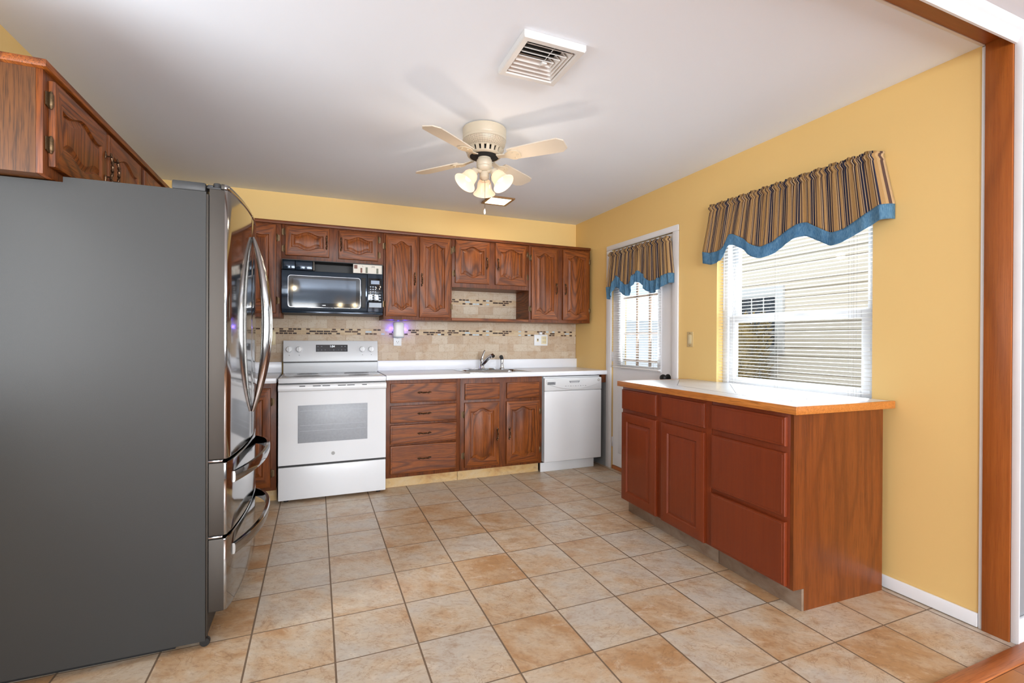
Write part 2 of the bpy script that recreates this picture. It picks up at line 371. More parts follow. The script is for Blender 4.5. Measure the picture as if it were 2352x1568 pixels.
# ------------------------------------------------------------------ mesh helpers
class MB:
    def __init__(s): s.v = []; s.f = []; s.mi = []; s.uv = {}
    def add(s, verts, faces, mi=0):
        o = len(s.v); s.v += [tuple(p) for p in verts]
        for f in faces: s.f.append([i + o for i in f]); s.mi.append(mi)
        return s
    def box(s, a, b, mi=0, bev=0.0, seg=2):
        x0, y0, z0 = (min(a[i], b[i]) for i in range(3)); x1, y1, z1 = (max(a[i], b[i]) for i in range(3))
        if bev <= 0:
            v = [(x0, y0, z0), (x1, y0, z0), (x1, y1, z0), (x0, y1, z0), (x0, y0, z1), (x1, y0, z1), (x1, y1, z1), (x0, y1, z1)]
            return s.add(v, [(0, 3, 2, 1), (4, 5, 6, 7), (0, 1, 5, 4), (1, 2, 6, 5), (2, 3, 7, 6), (3, 0, 4, 7)], mi)
        bm = bmesh.new(); bmesh.ops.create_cube(bm, size=1)
        for q in bm.verts: q.co = Vector(((x0 + x1) / 2 + q.co.x * (x1 - x0), (y0 + y1) / 2 + q.co.y * (y1 - y0), (z0 + z1) / 2 + q.co.z * (z1 - z0)))
        bmesh.ops.bevel(bm, geom=bm.edges[:], offset=min(bev, (x1 - x0) * .45, (y1 - y0) * .45, (z1 - z0) * .45), segments=seg, affect='EDGES', profile=0.5)
        return s.addbm(bm, mi)
    def addbm(s, bm, mi=0):
        bm.verts.index_update()
        s.add([q.co[:] for q in bm.verts], [[q.index for q in f.verts] for f in bm.faces], mi); bm.free(); return s
    def tube(s, pts, r, n=10, mi=0, cap=True, flat=None):
        """tube along pts; r scalar or list; flat=(dir, ratio) squashes"""
        pts = [Vector(p) for p in pts]; R = r if isinstance(r, (list, tuple)) else [r] * len(pts)
        rings = []; up = None
        for i, p in enumerate(pts):
            d = (pts[min(i + 1, len(pts) - 1)] - pts[max(i - 1, 0)]).normalized()
            if up is None: up = d.orthogonal().normalized() if flat is None else Vector(flat[0])
            a = (up - d * up.dot(d)).normalized(); b = d.cross(a); up = a
            k = flat[1] if flat else 1.0
            rings.append([p + a * (math.cos(2 * PI * j / n) * R[i]) + b * (math.sin(2 * PI * j / n) * R[i] * k) for j in range(n)])
        v = [q for g in rings for q in g]; f = []
        for i in range(len(rings) - 1):
            for j in range(n): f.append((i * n + j, i * n + (j + 1) % n, (i + 1) * n + (j + 1) % n, (i + 1) * n + j))
        if cap: f.append(tuple(range(n - 1, -1, -1))); f.append(tuple((len(rings) - 1) * n + j for j in range(n)))
        return s.add(v, f, mi)
    def lathe(s, prof, c=(0, 0, 0), n=32, mi=0, axis=None, cap=True):
        """prof list of (r, h) along axis"""
        ax = Vector(axis or (0, 0, 1)).normalized(); a = ax.orthogonal().normalized(); b = ax.cross(a); c = Vector(c)
        v = []; f = []
        for r, h in prof:
            for j in range(n): v.append(c + ax * h + (a * math.cos(2 * PI * j / n) + b * math.sin(2 * PI * j / n)) * max(r, 1e-5))
        for i in range(len(prof) - 1):
            for j in range(n): f.append((i * n + j, i * n + (j + 1) % n, (i + 1) * n + (j + 1) % n, (i + 1) * n + j))
        if cap: f.append(tuple(range(n - 1, -1, -1))); f.append(tuple((len(prof) - 1) * n + j for j in range(n)))
        return s.add(v, f, mi)
    def prism(s, poly, fn, d0, d1, mi=0):
        """poly of (a,b); fn(a,b,d)->xyz"""
        n = len(poly); v = [fn(a, b, d0) for a, b in poly] + [fn(a, b, d1) for a, b in poly]
        f = [tuple(range(n)), tuple(range(2 * n - 1, n - 1, -1))] + [(i, i + n, (i + 1) % n + n, (i + 1) % n) for i in range(n)]
        return s.add(v, f, mi)
    def build(s, name, mats, parent=None, smooth=35, loc=None):
        me = bpy.data.meshes.new(name); me.from_pydata(s.v, [], s.f); 
        mats = mats if isinstance(mats, (list, tuple)) else [mats]
        for m in mats: me.materials.append(M[m])
        for p, i in zip(me.polygons, s.mi): p.material_index = i
        flat = [len(p.vertices) > 8 for p in me.polygons]
        bm = bmesh.new(); bm.from_mesh(me); bmesh.ops.recalc_face_normals(bm, faces=bm.faces[:]); bm.to_mesh(me); bm.free()
        if smooth:
            me.shade_smooth(); me.set_sharp_from_angle(angle=math.radians(smooth)); me.polygons.foreach_set('use_smooth', [not q for q in flat])
        me.update()
        o = bpy.data.objects.new(name, me); COL.objects.link(o)
        if parent is not None: o.parent = parent
        if loc is not None: o.location = loc
        return o

def tag(o, label=None, cat=None, group=None, kind=None):
    if label: o['label'] = label
    if cat: o['category'] = cat
    if group: o['group'] = group
    if kind: o['kind'] = kind
    return o
def thing(name, label, cat, loc=(0, 0, 0), rz=0, group=None):
    o = bpy.data.objects.new(name, None); COL.objects.link(o); o.empty_display_size = 0.1
    o.location = loc; o.rotation_euler = (0, 0, rz)
    return tag(o, label, cat, group)
def struct(o): o['kind'] = 'structure'; return o
def text_mb(txt, size, fn, mi=0, depth=0.0004):
    cu = bpy.data.curves.new('t', 'FONT'); cu.body = txt; cu.size = size; cu.align_x = 'CENTER'; cu.align_y = 'CENTER'; cu.extrude = 0
    o = bpy.data.objects.new('t', cu); COL.objects.link(o)
    dg = bpy.context.evaluated_depsgraph_get(); me = bpy.data.meshes.new_from_object(o.evaluated_get(dg))
    vs = [fn(v.co.x, v.co.y) for v in me.vertices]; fs = [tuple(p.vertices) for p in me.polygons]
    bpy.data.objects.remove(o); bpy.data.meshes.remove(me); bpy.data.curves.remove(cu)
    return vs, fs

# ------------------------------------------------------------------ room shell
XR, YB, ZC, XL = 2.574, 4.472, 2.4377, -1.16
YO = 0.978           # front plane of the opening to the adjoining room
struct(MB().box((XL - .2, YO, -.12), (XR + .3, YB + .2, 0)).build('floor', 'floor_tile'))
struct(MB().box((-3.2, -4.6, -.12), (4.4, .914, -0.001)).build('floor_hardwood', 'hardwood'))
struct(MB().box((-3.2, .914, -.1), (4.4, YO, 0.006), bev=.004).build('trim_threshold', 'threshold_oak'))
# ceiling with a cut-out for the register
def plate_with_hole(mb, x0, x1, y0, y1, hx0, hx1, hy0, hy1, z0, z1, mi=0):
    mb.box((x0, y0, z0), (hx0, y1, z1), mi); mb.box((hx1, y0, z0), (x1, y1, z1), mi)
    mb.box((hx0, y0, z0), (hx1, hy0, z1), mi); mb.box((hx0, hy1, z0), (hx1, y1, z1), mi); return mb
VX0, VX1, VY0, VY1 = 0.762, 1.045, 1.738, 2.035
mb = MB(); plate_with_hole(mb, XL - .2, XR + .2, 1.0, YB + .2, VX0 + .03, VX1 - .03, VY0 + .03, VY1 - .03, ZC, ZC + .1)
struct(mb.build('ceiling', 'ceiling_paint', smooth=0))
struct(MB().box((-3.2, -4.6, ZC), (4.4, 1.0, ZC + .1)).build('ceiling_adjoining', 'ceiling_paint'))
struct(MB().box((XL - .2, YB, 0), (XR + .2, YB + .15, ZC)).build('wall_back', 'yellow_paint'))
mb = MB(); mb.box((XL - .15, 1.0, 0), (XL, 1.1, ZC)); mb.box((XL - .15, 1.1, 0), (XL, 2.02, .92)); mb.box((XL - .15, 1.1, 2.08), (XL, 2.02, ZC)); mb.box((XL - .15, 2.02, 0), (XL, YB, ZC))  # out-of-frame hole added to let the left fill light in
struct(mb.build('wall_left', 'yellow_paint', smooth=0))
# right wall with door and window openings
DY0, DY1, DZ1 = 2.955, 3.786, 2.046
WY0, WY1, WZ0, WZ1 = 1.52, 2.522, 0.86, 2.06
mb = MB(); a, b = XR, XR + .16
mb.box((a, 1.10, 0), (b, WY0, ZC)); mb.box((a, WY0, 0), (b, WY1, WZ0)); mb.box((a, WY0, WZ1), (b, WY1, ZC))
mb.box((a, WY1, 0), (b, DY0 - .002, ZC)); mb.box((a, DY0 - .002, DZ1 + .002), (b, DY1 + .002, ZC)); mb.box((a, DY1 + .002, 0), (b, YB, ZC))
struct(mb.build('wall_right', 'yellow_paint', smooth=0))
# partition stubs beside the opening and the adjoining room
struct(MB().box((XR + .006, YO + .012, 0), (4.4, 1.098, ZC)).build('wall_partition_right', 'grey_paint'))
struct(MB().box((-3.2, YO + .012, 0), (XL - .15, 1.098, ZC)).build('wall_partition_left', 'grey_paint'))
struct(MB().box((-3.35, -4.6, 0), (-3.2, 1.098, ZC)).build('wall_adjoining_left', 'grey_paint'))
struct(MB().box((4.4, -4.6, 0), (4.55, 1.098, ZC)).build('wall_adjoining_right', 'grey_paint'))
mb = MB(); a, b = -4.75, -4.6
for p, q_ in (((-3.35, 0), (-2.0, ZC)), ((0, 0), (1.0, ZC)), ((3.0, 0), (4.55, ZC)), ((-2, 0), (0, .6)), ((1, 0), (3, .6)), ((-2, 2.3), (0, ZC)), ((1, 2.3), (3, ZC))):
    mb.box((p[0], a, p[1]), (q_[0], b, q_[1]))
struct(mb.build('wall_rear', 'grey_paint', smooth=0))
# timber-lined opening
struct(MB().box((XR - .012, 1.0, 0), (XR + .012, 1.086, ZC - .002), bev=.002).build('trim_post', 'pine_post'))
struct(MB().box((XL - .1, 1.0, ZC - .006), (XR - .013, 1.086, ZC + .012), bev=.002).build('trim_beam', 'pine_beam'))
mb = MB().box((XR - .006, 1.0865, 0), (XR + .012, 1.0995, ZC - .008), bev=.003)
mb.box((XL, 1.0865, ZC - .008), (XR - .006, 1.0995, ZC + .01), bev=.003)
struct(mb.build('trim_kitchen_edge', 'white_trim'))
mb = MB().box((XR - .004, YO - .004, 0), (XR + .003, .9995, ZC - .03), bev=.002)
struct(mb.build('trim_casing', 'white_trim'))
prof = [(0, 0), (.05, 0), (.046, -.008), (.03, -.018), (.016, -.034), (.008, -.05), (0, -.05)]
mb = MB().prism(prof, lambda a, b, d: (d, .9995 - a, ZC + b - .0005), -3.2, 4.4)
struct(mb.build('trim_crown', 'white_trim'))
struct(MB().box((XR + .0035, YO - .002, 0), (4.4, YO + .0115, .1), bev=.004).build('baseboard_adjoining', 'white_trim'))
struct(MB().box((XR - .012, 1.1, .004), (XR - .0005, 2.89, .062), bev=.003).build('baseboard_right', 'white_trim'))

# backsplash tile
mb = MB().box((XL + .002, -.010, 0), (XR - .003, 0, .365)); mb.box((1.10, -.010, .365), (1.90, 0, .70)); mb.box((-.256, -.010, .365), (.530, 0, .43))
struct(mb.build('wall_backsplash', 'travertine_splash', smooth=0, loc=(0, YB - .0005, 1.007)))

# ------------------------------------------------------------------ door and its trim
dr = bpy.data.objects.new('door_1', None); COL.objects.link(dr); dr['kind'] = 'structure'
dr.location = (XR + .01, 3.37, 0)
def dbox(mb, x0, x1, y0, y1, z0, z1, bev=0.0, mi=0): return mb.box((x0, y0 - 3.37, z0), (x1, y1 - 3.37, z1), mi, bev)
GY0, GY1, GZ0, GZ1 = 3.13, 3.66, .97, 1.90
mb = MB(); dbox(mb, 0, .045, DY0 + .003, GY0, .035, DZ1 - .003); dbox(mb, 0, .045, GY1, DY1 - .003, .035, DZ1 - .003)
dbox(mb, 0, .045, GY0, GY1, .035, GZ0); dbox(mb, 0, .045, GY0, GY1, GZ1, DZ1 - .003)
# two lower raised panels
for y0, y1 in ((3.07, 3.34), (3.42, 3.69)):
    dbox(mb, -.006, .002, y0, y1, .16, .80, .005)
mb.build('door_slab', 'white_paint', dr)
mb = MB()
for y0, y1, z0, z1 in ((GY0 - .03, GY0 + .012, GZ0 - .03, GZ1 + .03), (GY1 - .012, GY1 + .03, GZ0 - .03, GZ1 + .03), (GY0 + .012, GY1 - .012, GZ0 - .03, GZ0 + .012), (GY0 + .012, GY1 - .012, GZ1 - .012, GZ1 + .03)):
    dbox(mb, -.012, .006, y0, y1, z0, z1, .005)
mb.build('glazing_frame', 'white_paint', dr)
mb = MB(); dbox(mb, .02, .024, GY0, GY1, GZ0, GZ1); mb.build('glass_pane', 'pane_glass', dr)
mb = MB()
for yy in (3.29, 3.462): dbox(mb, .026, .04, yy - .013, yy + .013, GZ0, GZ1, .003)
for zz in (1.02, 1.262, 1.585): dbox(mb, .026, .04, GY0, GY1, zz - .009, zz + .009, .003)
mb.build('muntin_grille', 'muntin_tan', dr)
mb = MB(); mb.lathe([(.03, 0), (.03, .006), (.012, .01), (.012, .03), (.026, .038), (.03, .052), (.024, .066), (.006, .07)], (0, 3.022 - 3.37, .905), 24, axis=(-1, 0, 0)); mb.build('knob', 'black_plastic', dr)
for zz in (.25, 1.05, 1.85):
    mb = MB(); mb.tube([(-.004, DY1 - 3.37, zz - .045), (-.004, DY1 - 3.37, zz + .045)], .006, 10); mb.build('hinge', 'white_trim', dr)
mb = MB(); 
for a in ((2.893, 2.955), (3.786, 3.865)):
    mb.box((XR - .016, a[0], 0), (XR - .0005, a[1], DZ1), 0, .005)
mb.box((XR - .016, 2.893, DZ1), (XR - .0005, 3.865, 2.093), 0, .005)
struct(mb.build('trim_door_casing', 'white_trim'))
mb = MB(); mb.box((XR, DY0, 0), (XR + .15, DY1, .03), 0, .004); struct(mb.build('trim_door_sill', 'threshold_oak'))

# ------------------------------------------------------------------ window
wn_ = bpy.data.objects.new('window_1', None); COL.objects.link(wn_); wn_['kind'] = 'structure'; wn_.location = (XR, 2.021, WZ0)
def wbox(mb, x0, x1, y0, y1, z0, z1, bev=0.0): return mb.box((x0, y0 - 2.021, z0 - WZ0), (x1, y1 - 2.021, z1 - WZ0), 0, bev)
mb = MB(); x0, x1 = .055, .15
wbox(mb, x0, x1, WY0, WY0 + .045, WZ0, WZ1, .004); wbox(mb, x0, x1, WY1 - .045, WY1, WZ0, WZ1, .004)
wbox(mb, x0, x1, WY0 + .045, WY1 - .045, WZ0, WZ0 + .04, .004); wbox(mb, x0, x1, WY0 + .045, WY1 - .045, WZ1 - .04, WZ1, .004)
mb.build('window_frame', 'white_trim', wn_)
def sash(name, xa, z0, z1, st):
    mb = MB(); y0, y1 = WY0 + .045, WY1 - .045
    wbox(mb, xa, xa + .03, y0, y0 + st, z0, z1, .004); wbox(mb, xa, xa + .03, y1 - st, y1, z0, z1, .004)
    wbox(mb, xa, xa + .03, y0 + st, y1 - st, z0, z0 + .055, .004); wbox(mb, xa, xa + .03, y0 + st, y1 - st, z1 - .05, z1, .004)
    o = mb.build(name, 'white_trim', wn_)
    g = MB(); wbox(g, xa + .013, xa + .017, y0 + st, y1 - st, z0 + .05, z1 - .045); g.build('glass_pane', 'pane_glass', o)
    return o
lo = sash('lower_sash', .07, WZ0 + .04, 1.375, .05)
mb = MB(); wbox(mb, .06, .0715, 1.93, 1.99, 1.363, 1.379, .003); mb.build('sash_lock', 'white_trim', lo)
sash('upper_sash', .108, 1.325, WZ1 - .04, .042)
mb = MB(); wbox(mb, .139, .141, WY0 + .045, WY1 - .045, WZ0 + .04, 1.36); mb.build('insect_screen', 'insect_screen', wn_)
struct(MB().box((XR - .012, WY0 - .01, WZ0 - .022), (XR + .055, WY1 + .01, WZ0), 0, .004).build('trim_window_sill', 'white_trim'))

# ------------------------------------------------------------------ blinds
def blind(name, label, xc, y0, y1, z0, z1, pitch, width, tilt, cords, group=None):
    t = thing(name, label, 'blind', (xc, (y0 + y1) / 2, z0)); hw = (y1 - y0) / 2; H = z1 - z0
    mb = MB(); n = int((H - .05) / pitch); th = .0007; segs = 6
    for i in range(n):
        z = .022 + i * pitch; tl = tilt + random.uniform(-.05, .05); ct, stt = math.cos(tl), math.sin(tl); sag = random.uniform(-.0012, .0012)
        v = []; f = []
        for yy, dz in ((-hw, 0), (0, sag), (hw, 0)):
            for j in range(segs + 1):
                u = (j / segs - .5) * width; cr = .0022 * (1 - (2 * j / segs - 1) ** 2)
                for k in (0, 1): v.append((u * ct - cr * stt, yy, z + u * stt + cr * ct + dz - k * th))
        m = (segs + 1) * 2
        for a in range(2):
            for j in range(segs):
                for k in (0, 1): f.append((a * m + j * 2 + k, a * m + (j + 1) * 2 + k, (a + 1) * m + (j + 1) * 2 + k, (a + 1) * m + j * 2 + k))
            for j in (0, segs): f.append((a * m + j * 2, a * m + j * 2 + 1, (a + 1) * m + j * 2 + 1, (a + 1) * m + j * 2))
        mb.add(v, f)
    mb.build('slats', 'blind_vinyl', t)
    MB().box((-width / 2, -hw, 0), (width / 2, hw, .012), 0, .003).build('bottom_rail', 'blind_vinyl', t)
    MB().box((-width / 2, -hw, H - .028), (width / 2, hw, H), 0, .003).build('head_rail', 'blind_vinyl', t)
    for cy in cords:
        mb = MB()
        for dx in (-width / 2, width / 2): mb.tube([(dx, cy - (y0 + y1) / 2, .006), (dx, cy - (y0 + y1) / 2, H - .02)], .0007, 5)
        mb.build('ladder_cord', 'cord', t)
    return t
wb = blind('window_blind', 'white mini blind with open slats in the big window behind the island', XR + .028, WY0 + .004, WY1 - .004, WZ0 + .004, 2.055, .0218, .025, -0.03, (1.62, 1.645, 2.08, 2.40))
mb = MB(); mb.tube([(-.016, WY1 - .05 - 2.021, 1.12), (-.018, WY1 - .052 - 2.021, .55)], .003, 6); mb.build('tilt_wand', 'white_plastic', wb)
blind('door_blind', 'white mini blind hanging over the glass of the white door', XR - .022, 3.085, 3.735, .955, 1.98, .0218, .025, 0.0, (3.18, 3.60))

# ------------------------------------------------------------------ valances
def interp(kn, t):
    kn = sorted(kn)
    if t <= kn[0][0]: return kn[0][1]
    for (a, va), (b, vb) in zip(kn, kn[1:]):
        if t <= b:
            k = (t - a) / (b - a); k = k * k * (3 - 2 * k); return va + (vb - va) * k
    return kn[-1][1]
def valance(name, label, xw, top_y, bot_y, z_rod, kn_s, kn_b, reps, nf, amp, seed, proj):
    rnd = random.Random(seed); t = thing(name, label, 'valance', (xw, (top_y[0] + top_y[1]) / 2, z_rod)); yc = (top_y[0] + top_y[1]) / 2
    ph = [(rnd.uniform(0.6, 1.4), rnd.uniform(0, 6.28)) for _ in range(4)]
    NS, NZ, NB = 320, 22, 6
    gather = lambda s: 1.0 if seed != 3 else (1.15 if s < .25 else .55)
    def fold(s): return (math.sin(2 * PI * nf * s + 1.5 * math.sin(2 * PI * s * 1.7 + ph[0][1])) * .6 + .4 * math.sin(2 * PI * nf * 1.9 * s + ph[1][1]))
    def pt(s, z, d):            # d: 0 at the rod, 1 at the hem
        y = (top_y[0] + (top_y[1] - top_y[0]) * s) * (1 - d) + (bot_y[0] + (bot_y[1] - bot_y[0]) * s) * d
        y += .003 * math.sin(2 * PI * nf * s * 1.3 + ph[2][1]) * d * min(1, min(s, 1 - s) / .03)
        env = min(1, min(s, 1 - s) / .022)
        x = -(proj * (0.04 + .96 * math.sqrt(env)) + .012 * d * env) - amp * env * gather(s) * (.45 + .55 * d) * fold(s) - .003 * math.sin(2 * PI * 55 * s) * max(0, 1 - 3 * d)
        return (x, y - yc, z - z_rod)
    mb = MB(); v = []; f = []; uvs = []
    head = .028
    zs = [-head, -head * .55, -.012, 0, .012, .02] 
    for i in range(NS + 1):
        s = i / NS; ybot = bot_y[0] + (bot_y[1] - bot_y[0]) * s; zb = interp(kn_s, ybot)
        ruff = .004 * math.sin(2 * PI * 13 * s + ph[3][1]) + .002 * math.sin(2 * PI * 37 * s)
        col = []
        for k, zz in enumerate((head + ruff, head * .5, .012)):
            p = pt(s, z_rod + zz, 0); w = .006 * math.sin(2 * PI * 34 * s + k) * (1 if k < 2 else .3)
            col.append((p[0] - (.010 if k == 2 else 0) + w * .6, p[1] + w * .5, p[2]))
        p = pt(s, z_rod, 0); col.append((p[0] - .014, p[1], p[2])); p = pt(s, z_rod - .014, 0); col.append((p[0] + .006, p[1], p[2]))
        for k in range(1, NZ + 1):
            d = k / NZ; col.append(pt(s, z_rod - .014 + (zb - z_rod + .014) * d, d))
        v += col; uvs += [s * reps] * len(col)
    m = len(v) // (NS + 1)
    for i in range(NS):
        for k in range(m - 1): f.append((i * m + k, (i + 1) * m + k, (i + 1) * m + k + 1, i * m + k + 1))
    mb.add(v, f); o = mb.build('striped_cloth', 'striped_cotton', t, smooth=180)
    ul = o.data.uv_layers.new(name='UVMap')
    for lp in o.data.loops: ul.data[lp.index].uv = (uvs[lp.vertex_index], 0)
    sm = o.modifiers.new('thick', 'SOLIDIFY'); sm.thickness = .0012
    mb = MB(); v = []; f = []
    for i in range(NS + 1):
        s = i / NS; yb = bot_y[0] + (bot_y[1] - bot_y[0]) * s; za, zb = interp(kn_s, yb), interp(kn_b, yb)
        for k in range(NB + 1):
            d = k / NB; p = pt(s, za + (zb - za) * d, 1.0)
            v.append((p[0] - .002 + .01 * d * math.sin(2 * PI * nf * .5 * s), p[1], p[2] + (.002 if k == 0 else 0)))
    m = NB + 1
    for i in range(NS):
        for k in range(NB): f.append((i * m + k, (i + 1) * m + k, (i + 1) * m + k + 1, i * m + k + 1))
    mb.add(v, f); o = mb.build('blue_border', 'denim_border', t, smooth=180); o['label'] = 'faded blue denim border along the scalloped hem'
    sm = o.modifiers.new('thick', 'SOLIDIFY'); sm.thickness = .0015
    mb = MB(); a, b = sorted(top_y); r = .006
    mb.tube([(-.001, b - yc - .024, 0), (-proj * .5, b - yc - .024, 0), (-proj * .9, b - yc - .04, 0), (-proj * .9, a - yc + .04, 0), (-proj * .5, a - yc + .024, 0), (-.001, a - yc + .024, 0)], r, 8)
    mb.build('curtain_rod', 'white_plastic', t)
    return t
kS = [(2.60, 1.822), (2.50, 1.800), (2.41, 1.806), (2.345, 1.895), (2.10, 1.772), (1.84, 1.856), (1.66, 1.768), (1.40, 1.86)]
kB = [(2.60, 1.745), (2.50, 1.722), (2.405, 1.732), (2.345, 1.826), (2.10, 1.703), (1.84, 1.781), (1.66, 1.700), (1.40, 1.79)]
valance('window_valance', 'wide striped valance with blue scalloped border above the big window', XR - .0015, (2.545, 1.465), (2.600, 1.418), 2.105, kS, kB, 13, 9, .008, 3, .065)
kS = [(3.79, 1.690), (3.70, 1.695), (3.63, 1.785), (3.47, 1.685), (3.32, 1.790), (3.14, 1.680), (2.91, 1.722)]
kB = [(3.79, 1.585), (3.70, 1.600), (3.63, 1.680), (3.46, 1.588), (3.33, 1.696), (3.12, 1.583), (2.91, 1.648)]
valance('door_valance', 'narrow gathered striped valance with blue border on the white door', XR - .017, (3.765, 2.962), (3.79, 2.925), 1.985, kS, kB, 13, 11, .014, 11, .045)

# ------------------------------------------------------------------ cabinet parts
def panel_loop(w, h, fr, hump, d=0.0, nt=20, ns=1):
    """raised panel outline inset by d, as (x,z) from the centre"""
    a = w / 2 - fr - d; hh = h / 2 - fr - d
    def prof(u):     # cathedral curve: 0 at the centre, falling to -hump at the shoulders, with a small ear at the corner
        if hump == 0: return 0
        c = 0.5 * (1 + math.cos(PI * max(-1, min(1, u / .78))))
        return hump * (c - 1 + .16 * max(0, (abs(u) - .78) / .22) ** 1.5)
    P = []; ze = hh + prof(1)
    for i in range(nt): u = -1 + 2 * i / nt; P.append((u * a, -hh - prof(u)))
    for i in range(ns): P.append((a, (-1 + 2 * i / ns) * ze))
    for i in range(nt): u = 1 - 2 * i / nt; P.append((u * a, hh + prof(u)))
    for i in range(ns): P.append((-a, (1 - 2 * i / ns) * ze))
    return P
def panel_loops(w, h, fr, hump, nt=20, ns=1):
    O = [(-1 + 2 * i / nt, -1) for i in range(nt)] + [(1, -1 + 2 * i / ns) for i in range(ns)] + [(1 - 2 * i / nt, 1) for i in range(nt)] + [(-1, 1 - 2 * i / ns) for i in range(ns)]
    side = [1] * nt + [0] * ns + [1] * nt + [0] * ns
    return panel_loop(w, h, fr, hump), O, side
def door_mb(fn, w, h, th, fr=.052, hump=.03, lip=.005):
    """fn(a,z,d): a across, z up (from centre), d outwards from the back of the door"""
    P, O, side = panel_loops(w, h, fr, hump); n = len(P); mb = MB(); nt, ns = 20, 1
    rect = lambda ins: [(u * (w / 2 - ins), k * (h / 2 - ins)) for u, k in O]
    loops = [(rect(0), 0), (rect(0), th - lip), (rect(lip * .35), th - lip * .3), (rect(lip), th), (P, th), (panel_loop(w, h, fr, hump, .0035), th - .005), (panel_loop(w, h, fr, hump, .006), th - .0085), (panel_loop(w, h, fr, hump, .010), th - .0085), (panel_loop(w, h, fr, hump, .027), th - .0008), (panel_loop(w, h, fr, hump, .029), th)]
    v = [fn(a, z, d) for L, d in loops for a, z in L]; f = []; mi = []
    for li in range(len(loops) - 1):
        for i in range(n):
            j = (i + 1) % n; f.append((li * n + i, li * n + j, (li + 1) * n + j, (li + 1) * n + i)); mi.append(1 if side[i] and li in (2, 3) else 0)
    f.append((nt + ns + nt, nt + ns, nt, 0)); mi.append(0); b0 = (len(loops) - 1) * n
    tp = lambda i: b0 + (nt + ns + nt - i) % n
    for i in range(nt): f.append((b0 + i, b0 + i + 1, tp(i + 1), tp(i))); mi.append(0)
    for ff, m_ in zip(f, mi): mb.f.append(list(ff)); mb.mi.append(m_)
    mb.v = v; return mb
def slab_mb(fn, w, h, th, lip=.008):
    mb = MB(); L = [(0, 0), (0, th - lip), (lip * .35, th - lip * .35), (lip, th - .0015), (lip * 1.6, th - .0015), (lip * 1.8, th)]
    v = []
    for ins, d in L:
        for u, k in ((-1, -1), (1, -1), (1, 1), (-1, 1)): v.append(fn(u * (w / 2 - ins), k * (h / 2 - ins), d))
    f = [(3, 2, 1, 0)]
    for li in range(len(L) - 1):
        for i in range(4): j = (i + 1) % 4; f.append((li * 4 + i, li * 4 + j, li * 4 + 4 + j, li * 4 + 4 + i))
    f.append(tuple((len(L) - 1) * 4 + i for i in range(4)))
    return mb.add(v, f)
def pull_mb(fn, length=.105, vertical=True):
    """ornate bar pull; fn(along, across, out)"""
    mb = MB(); n = 29; pts = []; rr = []
    for i in range(n):
        u = i / (n - 1) * 2 - 1; bow = .026 - .008 * u * u
        wob = .0025 * math.sin(u * 9) * (1 if abs(u) > .3 else .4)
        pts.append(fn(u * length / 2, wob, bow)); r = .0052 * (1 - .45 * abs(u) ** 2) + .0016 * math.cos(u * 22)
        rr.append(max(.002, r))
    mb.tube(pts, rr, 8)
    for s in (-1, 1):
        mb.tube([fn(s * length * .36, 0, 0), fn(s * length * .36, 0, .024)], .0032, 8)
        mb.tube([fn(s * length * .36 + s * k * .012, .0015 * math.sin(k * 3), .0015) for k in (-.6, 0, .6, 1.2, 1.8)], [.003, .0062, .0055, .004, .001], 8, flat=None)
    return mb
def hinge_mb(fn):
    mb = MB(); mb.tube([fn(-.03, 0, .008), fn(-.02, 0, .008), fn(-.018, 0, .008), fn(.018, 0, .008), fn(.02, 0, .008), fn(.03, 0, .008)], [.003, .0065, .0075, .0075, .0065, .003], 8)
    v = [fn(-.028, .0, .001), fn(.028, .0, .001), fn(.022, .02, .001), fn(-.022, .02, .001)]; v += [fn(-.028, .0, .004), fn(.028, .0, .004), fn(.022, .02, .003), fn(-.022, .02, .003)]
    mb.add(v, [(0, 1, 2, 3), (7, 6, 5, 4), (0, 4, 5, 1), (1, 5, 6, 2), (2, 6, 7, 3), (3, 7, 4, 0)])
    return mb

# helpers for cabinets on the back wall: local origin (ox, yface, 0); doors face -y
def back_door(parent, ox, x0, x1, z0, z1, hump, handle=None, hz=None, hinge=None, fr=.05):
    cx, cz = (x0 + x1) / 2 - ox, (z0 + z1) / 2
    d = door_mb(lambda a, z, k: (cx + a, -.001 - k, cz + z), x1 - x0, z1 - z0, .019, fr, hump).build('door', ['oak_vertical', 'oak_horizontal'], parent)
    if handle is not None:
        pull_mb(lambda al, ac, o: (handle - ox + ac, -.019 - o, hz + al)).build('handle', 'bronze', d)
    if hinge is not None:
        hx = (x0 if hinge < 0 else x1) - ox; sg = -1 if hinge < 0 else 1; dz = min(.1, (z1 - z0) * .22)
        for zz in (z0 + dz, z1 - dz):
            hinge_mb(lambda al, ac, o: (hx + sg * (.004 + ac), -.001 - o, zz + al)).build('hinge', 'brass_old', d)
    return d
def back_drawer(parent, ox, x0, x1, z0, z1, handle=True, name='drawer'):
    cx, cz = (x0 + x1) / 2 - ox, (z0 + z1) / 2
    d = slab_mb(lambda a, z, k: (cx + a, -.001 - k, cz + z), x1 - x0, z1 - z0, .019).build(name, 'oak_horizontal', parent)
    if handle:
        pull_mb(lambda al, ac, o: (cx + al, -.019 - o, cz + ac + .002)).build('handle', 'bronze', d)
    return d
YU = 4.146
def upper(name, label, x0, x1, z0, z1=2.10):
    t = thing(name, label, 'cabinet', (x0, YU, z0), group='dark oak wall cabinets'); W = x1 - x0
    MB().box((0.001, .019, 0), (W - .001, YB - .0125 - YU, z1 - z0)).build('carcass', 'oak_depth', t)
    MB().box((0.0005, 0, 0), (W - .0005, .0185, z1 - z0), 0, .0015).build('face_frame', 'oak_frame', t)
    t['z0'] = z0; return t
def sc(x, k): return x * k
KU = .9954
u1 = upper('wall_cabinet', 'tall dark oak wall cabinet in the corner between fridge and microwave', -.845, -.2535, 1.371)
